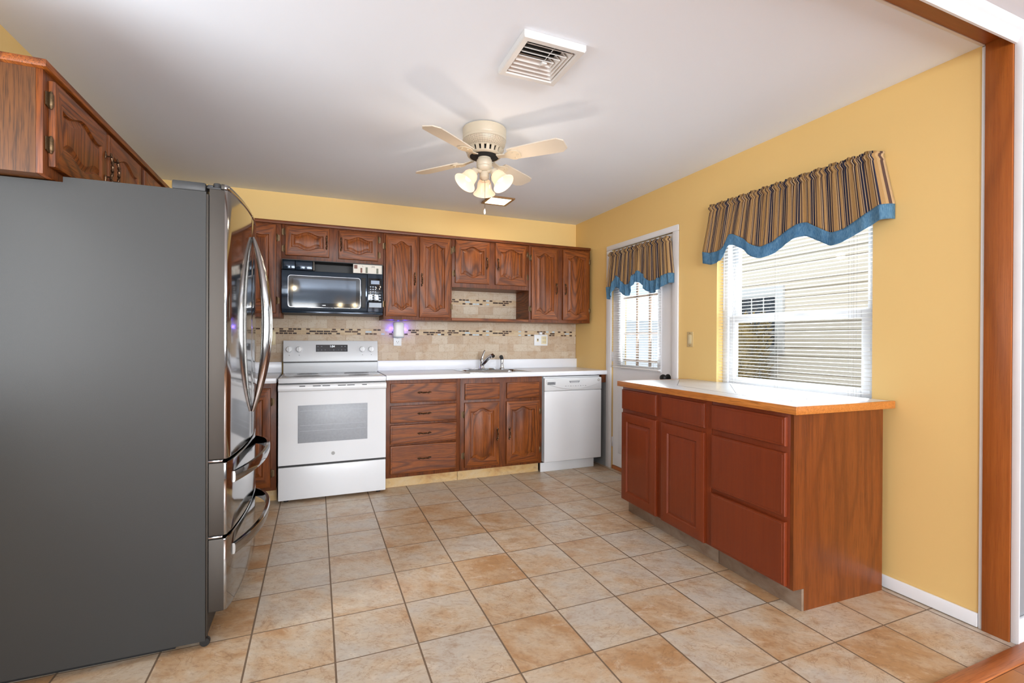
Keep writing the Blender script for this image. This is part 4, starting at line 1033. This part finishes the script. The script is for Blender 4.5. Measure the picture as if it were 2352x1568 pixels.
dA = front('door', 2.142, 2.593, .728, 1.778); dB = front('door', 2.598, 3.048, .728, 1.778)
front('door_cap', 2.142, 2.593, 1.7782, 1.800, xb=-.343).parent = dA; front('door_cap', 2.598, 3.048, 1.7782, 1.800, xb=-.343).parent = dB
w1 = front('freezer_drawer', 2.142, 3.048, .432, .716); w2 = front('freezer_drawer', 2.142, 3.048, .138, .420)
def bow_handle(par, yc, sg):
    mb = MB(); pts = []; n = 28
    for i in range(n + 1):
        u = i / n * 2 - 1; z = 1.268 + u * .415; out = .060 * (1 - abs(u) ** 2.1)
        pts.append((fx(xf(2.595) + out + .004), fy(yc + sg * .018 * (1 - u * u)), z))
    rr = [.006 + .015 * (1 - (i / n * 2 - 1) ** 2) for i in range(n + 1)]
    mb.tube(pts, rr, 14, flat=((1, 0, 0), .5)); return mb.build('handle', 'stainless', par)
bow_handle(dA, 2.573, -1); bow_handle(dB, 2.618, 1)
def drawer_handle(par, zc):
    mb = MB(); n = 30; v = []; f = []
    for i in range(n + 1):
        u = i / n * 2 - 1; y = 2.595 + u * .39; o = .064 * (1 - abs(u) ** 2.6); x = xf(y) + o + .002
        zz = zc + .018 * (1 - u * u)
        for dx, dz in ((-.007, -.022), (.005, -.022), (.008, -.012), (.008, .012), (.005, .022), (-.007, .022)): v.append((fx(x + dx), fy(y), zz + dz))
    for i in range(n):
        for k in range(6): f.append((i * 6 + k, (i + 1) * 6 + k, (i + 1) * 6 + (k + 1) % 6, i * 6 + (k + 1) % 6))
    f += [tuple(range(6)), tuple(n * 6 + k for k in range(6))]
    return mb.add(v, f).build('handle', 'stainless', par, smooth=40)
drawer_handle(w1, .642); drawer_handle(w2, .351)
for y in (2.182, 3.008):
    h_ = MB().box((fx(-.505), fy(y - .038), 1.7635), (fx(-.395), fy(y + .038), 1.798), 0, .006).build('hinge_cover', 'dark_plastic', fr)
    mb = MB().box((fx(-.394), fy(y - .03), 1.779), (fx(-.345), fy(y + .03), 1.787), 0, .003); mb.box((fx(-.394), fy(y - .022), 1.787), (fx(-.372), fy(y + .022), 1.797), 0, .004)
    mb.lathe([(.014, 0), (.014, .016), (.012, .019)], (fx(-.361), fy(y - .008), 1.787), 20); mb.build('hinge_arm', 'dark_plastic', h_)
for z in (.722, .426):
    MB().box((fx(-.39), fy(FY0 + .004), z - .0035), (fx(-.337), fy(FY0 + .03), z + .0035), 0, .001).build('side_bracket', 'chrome', fr)
for y in (2.172, 3.02):
    mb = MB(); mb.lathe([(.016, -.01), (.0175, -.007), (.0175, .007), (.016, .01)], (fx(-.398), fy(y), .0177), 24, axis=(0, 1, 0)); mb.build('roller', 'black_plastic', fr)
MB().box((fx(-.3925), fy(FY0), .05), (fx(-.3845), fy(FY0 + .008), 1.755), 0, .002).build('edge_strip', 'stainless_side', fr)
MB().box((fx(-1.06), fy(FY0 + .05), .0), (fx(-.5), fy(FY1 - .05), .0335)).build('plinth', 'black_plastic', fr)

# ------------------------------------------------------------------ island
IO, IR = (1.943, 1.463), -0.033
TI = Matrix.Translation((IO[0], IO[1], 0)) @ Matrix.Rotation(IR, 4, 'Z')
def ithing(name, label, cat, s0):
    p = TI @ Vector((0, s0, 0)); return thing(name, label, cat, p, IR, 'red-brown island cabinets' if name == 'island_cabinet' else None)
# local: x = depth (towards wall), y = length, z up; fronts face -x
def i_door(par, s0, s1, z0, z1, o):
    cy, cz = (s0 + s1) / 2 - o, (z0 + z1) / 2
    return door_mb(lambda a, z, k: (-.001 - k, cy + a, cz + z), s1 - s0, z1 - z0, .019, .058, 0).build('door', ['cherry', 'cherry'], par)
def i_drawer(par, s0, s1, z0, z1, o):
    cy, cz = (s0 + s1) / 2 - o, (z0 + z1) / 2
    return slab_mb(lambda a, z, k: (-.001 - k, cy + a, cz + z), s1 - s0, z1 - z0, .019, .007).build('drawer', 'cherry', par)
iA = ithing('island_cabinet', 'red-brown island cabinet with three drawers at the near end', 'cabinet', 0)
MB().box((.019, .0165, .10), (.585, .484, .884)).build('carcass', 'cherry', iA)
MB().box((0, .0165, .10), (.0185, .484, .884), 0, .0015).build('face_frame', 'cherry', iA)
mb = MB(); mb.prism([(.0, .10), (.066, .10), (.066, 0), (.587, 0), (.587, .884), (0, .884)], lambda a, b, d: (a, d, b), 0, .016); ep = mb.build('end_panel', 'cherry_panel', iA, smooth=0); ep['label'] = 'orange-brown grained end panel'
for z0, z1 in ((.731, .861), (.417, .703), (.108, .394)): i_drawer(iA, .030, .472, z0, z1, 0)
MB().box((.052, .0, 0), (.0655, .484, .0985), 0, .001).build('toe_kick', 'toe_tile_grey', iA)['label'] = 'grey-brown stone tile toe kick'
iB = ithing('island_cabinet', 'red-brown island cabinet with two doors under two drawers at the far end', 'cabinet', .487); o_ = .487
MB().box((.019, 0, .10), (.585, .838, .884)).build('carcass', 'cherry', iB)
MB().box((0, 0, .10), (.0185, .838, .884), 0, .0015).build('face_frame', 'cherry', iB)
i_drawer(iB, .524, .886, .727, .861, o_); i_drawer(iB, .938, 1.312, .727, .861, o_)
i_door(iB, .524, .886, .103, .702, o_); i_door(iB, .938, 1.312, .103, .702, o_)
MB().box((.052, 0.001, 0), (.0655, .838, .0985), 0, .001).build('toe_kick', 'toe_tile_grey', iB)['label'] = 'grey-brown stone tile toe kick'
it = ithing('island_countertop', 'white tiled island top with brown wood edge below the big window', 'worktop', 0)
zt = .8845; a0, a1, b0, b1 = -.032, .606, -.036, 1.350
MB().box((a0 + .012, b0 + .012, zt), (a1, b1 - .012, .916), 0, .001).build('tile_surface', 'white_tile', it)
mb = MB(); mb.box((a0, b0, zt - .004), (a0 + .0118, b1, .9165), 0, .002); mb.box((a0 + .0118, b0, zt - .004), (a1 + .012, b0 + .0118, .9165), 0, .002); mb.box((a0 + .0118, b1 - .0118, zt - .004), (a1, b1, .9165), 0, .002)
mb.build('wood_edge', 'edge_oak', it)['label'] = 'honey brown wood edging'
Minv = TI.inverted()
mb = MB()
for A, B in (((2.44, 2.735), (2.123, 2.400)), ((2.123, 2.400), (2.055, 1.82)), ((2.54, 2.375), (2.109, 1.93)), ((2.109, 1.93), (2.047, 1.80)), ((2.53, 1.91), (2.216, 1.60)), ((2.505, 1.601), (2.30, 1.675)), ((2.30, 1.675), (2.09, 1.60)), ((2.216, 1.598), (2.06, 1.58)), ((2.06, 1.60), (2.10, 1.52)), ((2.047, 1.80), (2.06, 1.60)), ((2.364, 1.64), (2.23, 1.62))):
    a = Minv @ Vector((*A, 0)); b = Minv @ Vector((*B, 0)); d = (b - a).normalized(); p = Vector((-d.y, d.x, 0)) * .0016
    mb.add([(q.x, q.y, z) for z in (.9155, .91635) for q in (a + p, a - p, b - p, b + p)], [(0, 1, 2, 3), (7, 6, 5, 4), (0, 4, 5, 1), (1, 5, 6, 2), (2, 6, 7, 3), (3, 7, 4, 0)])
mb.build('tile_seams', 'seam_dark', it)

# ------------------------------------------------------------------ ceiling fan
CX, CY = .912, 2.66
fn = thing('ceiling_fan', 'cream ceiling fan with four blades and three lit bell shades', 'ceiling fan', (CX, CY, ZC))
MB().lathe([(.118, -.0005), (.128, -.006), (.128, -.052), (.126, -.058), (.128, -.064), (.127, -.074)], n=48).build('canopy_housing', 'fan_white', fn)
MB().lathe([(.126, -.0745), (.122, -.095), (.108, -.118), (.104, -.122)], n=48, cap=False).build('mesh_band', 'fan_mesh', fn)
MB().lathe([(.103, -.122), (.088, -.128), (.085, -.13)], n=48).build('motor_plate', 'duct_dark', fn)
mb = MB(); mb.lathe([(.112, -.1225), (.114, -.126), (.106, -.128)], n=48, cap=False); mb.lathe([(.098, -.150), (.100, -.157), (.094, -.162), (.086, -.163)], n=48, cap=False)
for i in range(22):
    a = 2 * PI * i / 22; ca, sa = math.cos(a), math.sin(a); w = .009
    v = []
    for r0, z in ((.113, -.124), (.099, -.156)):
        for dr in (0, -.008):
            for s in (-1, 1): v.append((ca * (r0 + dr) - sa * w * s, sa * (r0 + dr) + ca * w * s, z))
    mb.add(v, [(0, 1, 5, 4), (2, 6, 7, 3), (0, 4, 6, 2), (1, 3, 7, 5), (0, 2, 3, 1), (4, 5, 7, 6)])
mb.build('vented_ring', 'fan_white', fn)
MB().lathe([(.085, -.131), (.084, -.161), (.05, -.168), (.037, -.17)], n=32).build('motor_core', 'duct_dark', fn)
for ang in (37, 127.5, 216.5, 312):
    a = math.radians(ang); e = Vector((math.cos(a), math.sin(a), 0)); t_ = Vector((-math.sin(a), math.cos(a), 0)); pit = math.radians(-12)
    def bl(r, w, z): return e * r + t_ * (w * math.cos(pit)) + Vector((0, 0, -.176 + w * math.sin(pit) + z))
    out = [(.165, -.046), (.19, -.052), (.40, -.062), (.47, -.062), (.502, -.034), (.502, .034), (.47, .062), (.40, .062), (.19, .052), (.165, .046)]
    b_ = MB().prism(out, lambda r, w, d: bl(r, w, d), 0, .006).build('blade', 'fan_blade', fn, smooth=30)
    ir = MB(); pl = [(.17, -.04), (.195, -.045), (.225, -.03), (.235, 0), (.225, .03), (.195, .045), (.17, .04), (.14, .016), (.10, .014), (.085, .016), (.085, -.016), (.10, -.014), (.14, -.016)]
    ir.prism(pl, lambda r, w, d: bl(r, w, d) + Vector((0, 0, max(0, (.15 - r) * .12))), -.007, -.0005)
    for rr_, ww in ((.195, -.024), (.195, .024), (.215, 0)): ir.lathe([(.006, 0), (.006, .003), (.003, .004)], bl(rr_, ww, -.007), 10, axis=(0, 0, -1))
    ir.build('blade_iron', 'fan_white', b_, smooth=30)
MB().lathe([(.038, -.160), (.038, -.178), (.044, -.182), (.046, -.19), (.046, -.215), (.044, -.218), (.046, -.221), (.044, -.235), (.034, -.246), (.026, -.25)], n=32).build('switch_housing', 'fan_white', fn)
MB().lathe([(.024, -.251), (.028, -.258), (.028, -.286), (.02, -.296), (.006, -.303)], n=24).build('light_hub', 'fan_white', fn)
for ang in (71, 191, 311):
    a = math.radians(ang); e = Vector((math.cos(a), math.sin(a), 0)); ax = (e * .62 + Vector((0, 0, -.78))).normalized()
    p0 = Vector((0, 0, -.252)) + e * .022; p1 = p0 + e * .03 + Vector((0, 0, .002)); c0 = p1 + e * .006
    arm = MB(); arm.tube([p0, p0 + e * .02, p1, c0 + ax * .012], [.011, .011, .012, .015], 12); arm.lathe([(.021, 0), (.023, .006), (.023, .022), (.02, .024)], c0 + ax * .004, 24, axis=ax)
    ar = arm.build('lamp_arm', 'fan_white', fn)
    sh_ = MB(); pr = [(.022, .028), (.034, .034), (.041, .05), (.043, .068), (.046, .085), (.056, .102), (.068, .114), (.0665, .1145), (.0545, .1035), (.0445, .086), (.0415, .068), (.0395, .05), (.033, .036), (.021, .03)]
    sh_.lathe(pr, c0, 36, axis=ax, cap=False); so = sh_.build('lamp_shade', 'shade_glass', ar)
    bb = MB(); bb.lathe([(.008, .03), (.012, .045), (.018, .06), (.02, .07), (.016, .083), (.004, .09)], c0, 20, axis=ax); bb.build('bulb', 'bulb_glow', ar)
    w_ = Vector((CX, CY, ZC)) + c0 + ax * .27
    lamp('fan_lamp', 'POINT', w_, 1.7, (1.0, .82, .65), radius=.035)
mb = MB(); mb.tube([(.03, -.035, -.24), (.03, -.036, -.28), (.024, -.03, -.33)], .0012, 6); mb.tube([(.0, -.01, -.302), (0, -.01, -.47)], .0010, 6); pc = mb.build('pull_chain', 'brass_old', fn)
mb = MB(); mb.lathe([(.002, -.33), (.004, -.336), (.0045, -.348), (.002, -.356)], (.024, -.03, 0), 12); mb.lathe([(.002, -.47), (.005, -.478), (.0065, -.494), (.003, -.502)], (0, -.01, 0), 12); mb.build('chain_pull', 'white_plastic', pc)

# ------------------------------------------------------------------ ceiling register
vt = thing('ceiling_vent', 'white louvered ceiling vent box nearest the viewer', 'vent', ((VX0 + VX1) / 2, (VY0 + VY1) / 2, ZC))
hx, hy = (VX1 - VX0) / 2, (VY1 - VY0) / 2; d = -.030
L = [((hx, hy), -.0005), ((hx, hy), d + .006), ((hx - .004, hy - .004), d), ((hx - .026, hy - .026), d), ((hx - .032, hy - .032), d + .01), ((hx - .032, hy - .032), .05)]
v = [(sx * a, sy * b, z) for (a, b), z in L for sx, sy in ((-1, -1), (1, -1), (1, 1), (-1, 1))]; f = []
for li in range(len(L) - 1):
    for i in range(4): j = (i + 1) % 4; f.append((li * 4 + i, li * 4 + j, li * 4 + 4 + j, li * 4 + 4 + i))
MB().add(v, f).build('vent_frame', 'vent_metal', vt, smooth=0)
ix, iy = hx - .032, hy - .032
mb = MB()
cxm = .045     # apex of the three louver banks
def louver(P, Q, nrm, w=.030, th=.0012):
    P, Q = Vector(P), Vector(Q); up = Vector((0, 0, 1)); dd = (Vector(nrm) * .72 + up * .70).normalized() * w
    n_ = (Q - P).cross(dd).normalized() * th
    vs = [P, Q, Q + dd, P + dd]; mb.add([q + n_ for q in vs] + [q - n_ for q in vs], [(0, 1, 2, 3), (7, 6, 5, 4), (0, 4, 5, 1), (1, 5, 6, 2), (2, 6, 7, 3), (3, 7, 4, 0)])
nl_ = 4
for i in range(nl_):
    k = (i + .35) / nl_; y = iy * (1 - k); xr = ix - (ix - cxm) * k
    louver((-ix, y, d + .004), (xr, y, d + .004), (0, -1, 0))        # far bank
    louver((xr, -y, d + .004), (-ix, -y, d + .004), (0, 1, 0))       # near bank
    louver((xr, y, d + .004), (xr, -y, d + .004), (-1, 0, 0))        # right bank
mb.build('louvers', 'vent_metal', vt, smooth=0)
mb = MB(); mb.tube([(cxm - .03, -iy, d + .012), (cxm - .03, iy, d + .012)], .002, 6); mb.box((cxm - .04, -.012, d - .002), (cxm - .018, .012, d + .012), 0, .002); mb.build('damper_lever', 'vent_metal', vt)
MB().box((-hx + .0345, -hy + .0345, .045), (hx - .0345, hy - .0345, .05)).build('duct_back', 'duct_dark', vt)

# recessed square light above the sink
rl = thing('ceiling_light', 'small square lit ceiling light over the sink behind the fan', 'light', (1.485, 3.955, ZC))
mb = MB(); h = .117
for sx, sy, ax_ in ((-1, 0, 0), (1, 0, 0), (0, -1, 1), (0, 1, 1)):
    if ax_ == 0: mb.box((sx * h, -h, -.014), (sx * (h - .022), h, -.0005), 0, .003)
    else: mb.box((-h + .022, sy * h, -.014), (h - .022, sy * (h - .022), -.0005), 0, .003)
mb.build('light_frame', 'tan_trim', rl)
MB().box((-h + .0225, -h + .0225, -.012), (h - .0225, h - .0225, -.004), 0, .002).build('diffuser', 'panel_glow', rl)
lamp('sink_light', 'AREA', (1.485, 3.955, ZC - .02), 2.0, (1, .86, .66), target=(1.485, 3.955, 0), size=.18, size_y=.18)

# glass pendants of the adjoining room, seen mirrored in the microwave
def pendant(name, label, x, y, z, spread):
    t = thing(name, label, 'pendant light', (x, y, ZC))
    MB().lathe([(.06, -.0005), (.06, -.012), (.02, -.03)], n=24).build('ceiling_rose', 'bronze', t)
    MB().tube([(0, 0, -.03), (0, 0, z - ZC)], .006, 8).build('stem', 'bronze', t)
    for dx in spread:
        arm = MB(); arm.tube([(0, 0, z - ZC), (dx * .6, 0, z - ZC + .03), (dx, 0, z - ZC)], .007, 8); ar = arm.build('arm', 'bronze', t) if dx else t
        c = (dx, 0, z - ZC - .16)
        pr = [(.022, .15), (.05, .145), (.085, .11), (.10, .06), (.104, 0), (.102, 0), (.098, .06), (.083, .108), (.05, .142), (.022, .147)]
        MB().lathe(pr, c, 28, cap=False).build('glass_dome', 'shade_glass', ar)
        MB().lathe([(.012, .14), (.014, .11), (.022, .085), (.026, .06), (.02, .04), (.004, .03)], c, 18).build('bulb', 'bulb_glow', ar)
        lamp('pendant_lamp', 'POINT', (x + dx, y, z - .17), 4, (1, .8, .5), radius=.03)
pendant('glass_pendant', 'twin glowing glass dome pendant mirrored in the microwave door', .52, -1.0, 1.99, (-.125, .125))
pendant('glass_pendant', 'single glowing glass dome pendant mirrored at the left of the microwave', -.36, -1.0, 2.26, (0,))

# ------------------------------------------------------------------ outdoors
struct(MB().box((XR + .2, -6, -.5), (30, 40, -.4)).build('ground', 'concrete'))
nh = thing('neighbor_house', 'cream vinyl sided house beyond the big window', 'house', (5.4, 2.0, -.4))
mb = MB(); lap = .102; v = []; f = []
for i in range(44):
    z0, z1 = i * lap, (i + 1) * lap
    for x, z in ((-.016, z0), (0, z1), (-.016, z1)):
        for y in (-6, 3.6): v.append((x, y, z))
for i in range(44):
    b = i * 6; f.append((b, b + 1, b + 3, b + 2)); f.append((b + 2, b + 3, b + 5, b + 4))
mb.add(v, f); mb.box((.002, -6, 0), (3, 3.6, 44 * lap)); mb.build('siding', 'vinyl_siding', nh, smooth=0)
o = MB()
y0, y1, z0, z1 = 4.19 - 2, 4.96 - 2, 1.03 + .4, 1.90 + .4
for a, b, c, e_ in ((y0, y0 + .11, z0, z1), (y1 - .11, y1, z0, z1), (y0 + .11, y1 - .11, z0, z0 + .10), (y0 + .11, y1 - .11, z1 - .125, z1)): o.box((-.05, a, c), (-.005, b, e_), 0, .004)
wf = o.build('window', 'white_trim', nh)
MB().box((-.022, y0 + .11, z0 + .10), (-.018, y1 - .11, z1 - .125)).build('pane', 'window_dark', wf)
mb = MB()
for k in (1, 2): yy = y0 + .11 + (y1 - y0 - .22) * k / 3; mb.box((-.03, yy - .008, z0 + .1), (-.0225, yy + .008, z1 - .125))
for zz in (z0 + .27, z0 + .46): mb.box((-.03, y0 + .11, zz - .008), (-.0225, y1 - .11, zz + .008))
mb.build('muntins', 'white_trim', wf)
mb = MB(); mb.prism([(-.35, 44 * lap), (1.4, 44 * lap + 1.0), (3.2, 44 * lap)], lambda a, b, d: (a, d, b), -6.2, 3.8); mb.build('roof', 'roof_grey', nh, smooth=0)
# clipped evergreen in front of it
sb = thing('evergreen_shrub', 'clipped olive brown evergreen standing beside the neighboring window', 'shrub', (4.93, 4.55, -.4))
rnd = random.Random(4); mb = MB(); v = []; f = []
for i in range(5200):
    a = rnd.uniform(0, 2 * PI); z = rnd.uniform(0.05, 1.93); r = .44 * (1 - max(0, z - 1.75) ** 2 * 6) * rnd.uniform(.8, 1.03)
    p = Vector((r * math.cos(a) * .72, r * math.sin(a), z)); dv = Vector((math.cos(a), math.sin(a), rnd.uniform(.2, 1.4))).normalized() * rnd.uniform(.04, .085)
    s_ = Vector((rnd.uniform(-1, 1), rnd.uniform(-1, 1), rnd.uniform(-1, 1))).normalized() * .012
    k = len(v); v += [p - s_, p + s_, p + dv]; f.append((k, k + 1, k + 2))
mb.add(v, f); mb.build('foliage', 'leaf', sb, smooth=0)
MB().lathe([(.24, 0.02), (.29, .3), (.29, 1.6), (.22, 1.8), (.1, 1.86)], n=14).build('inner_mass', 'leaf', sb)
fh = thing('distant_house', 'pale grey house far beyond the glass of the door', 'house', (17, 24, -.4))
MB().box((-4, -4, 0), (4, 4, 2.6)).build('wall', 'white_paint', fh)
MB().prism([(-4.5, 2.6), (0, 4.4), (4.5, 2.6)], lambda a, b, d: (d, a, b), -4.3, 4.3).build('roof', 'concrete', fh, smooth=0)
for y in (-2, 1.4): MB().box((-4.06, y, .9), (-3.99, y + 1.0, 2.0)).build('window', 'window_dark', fh)
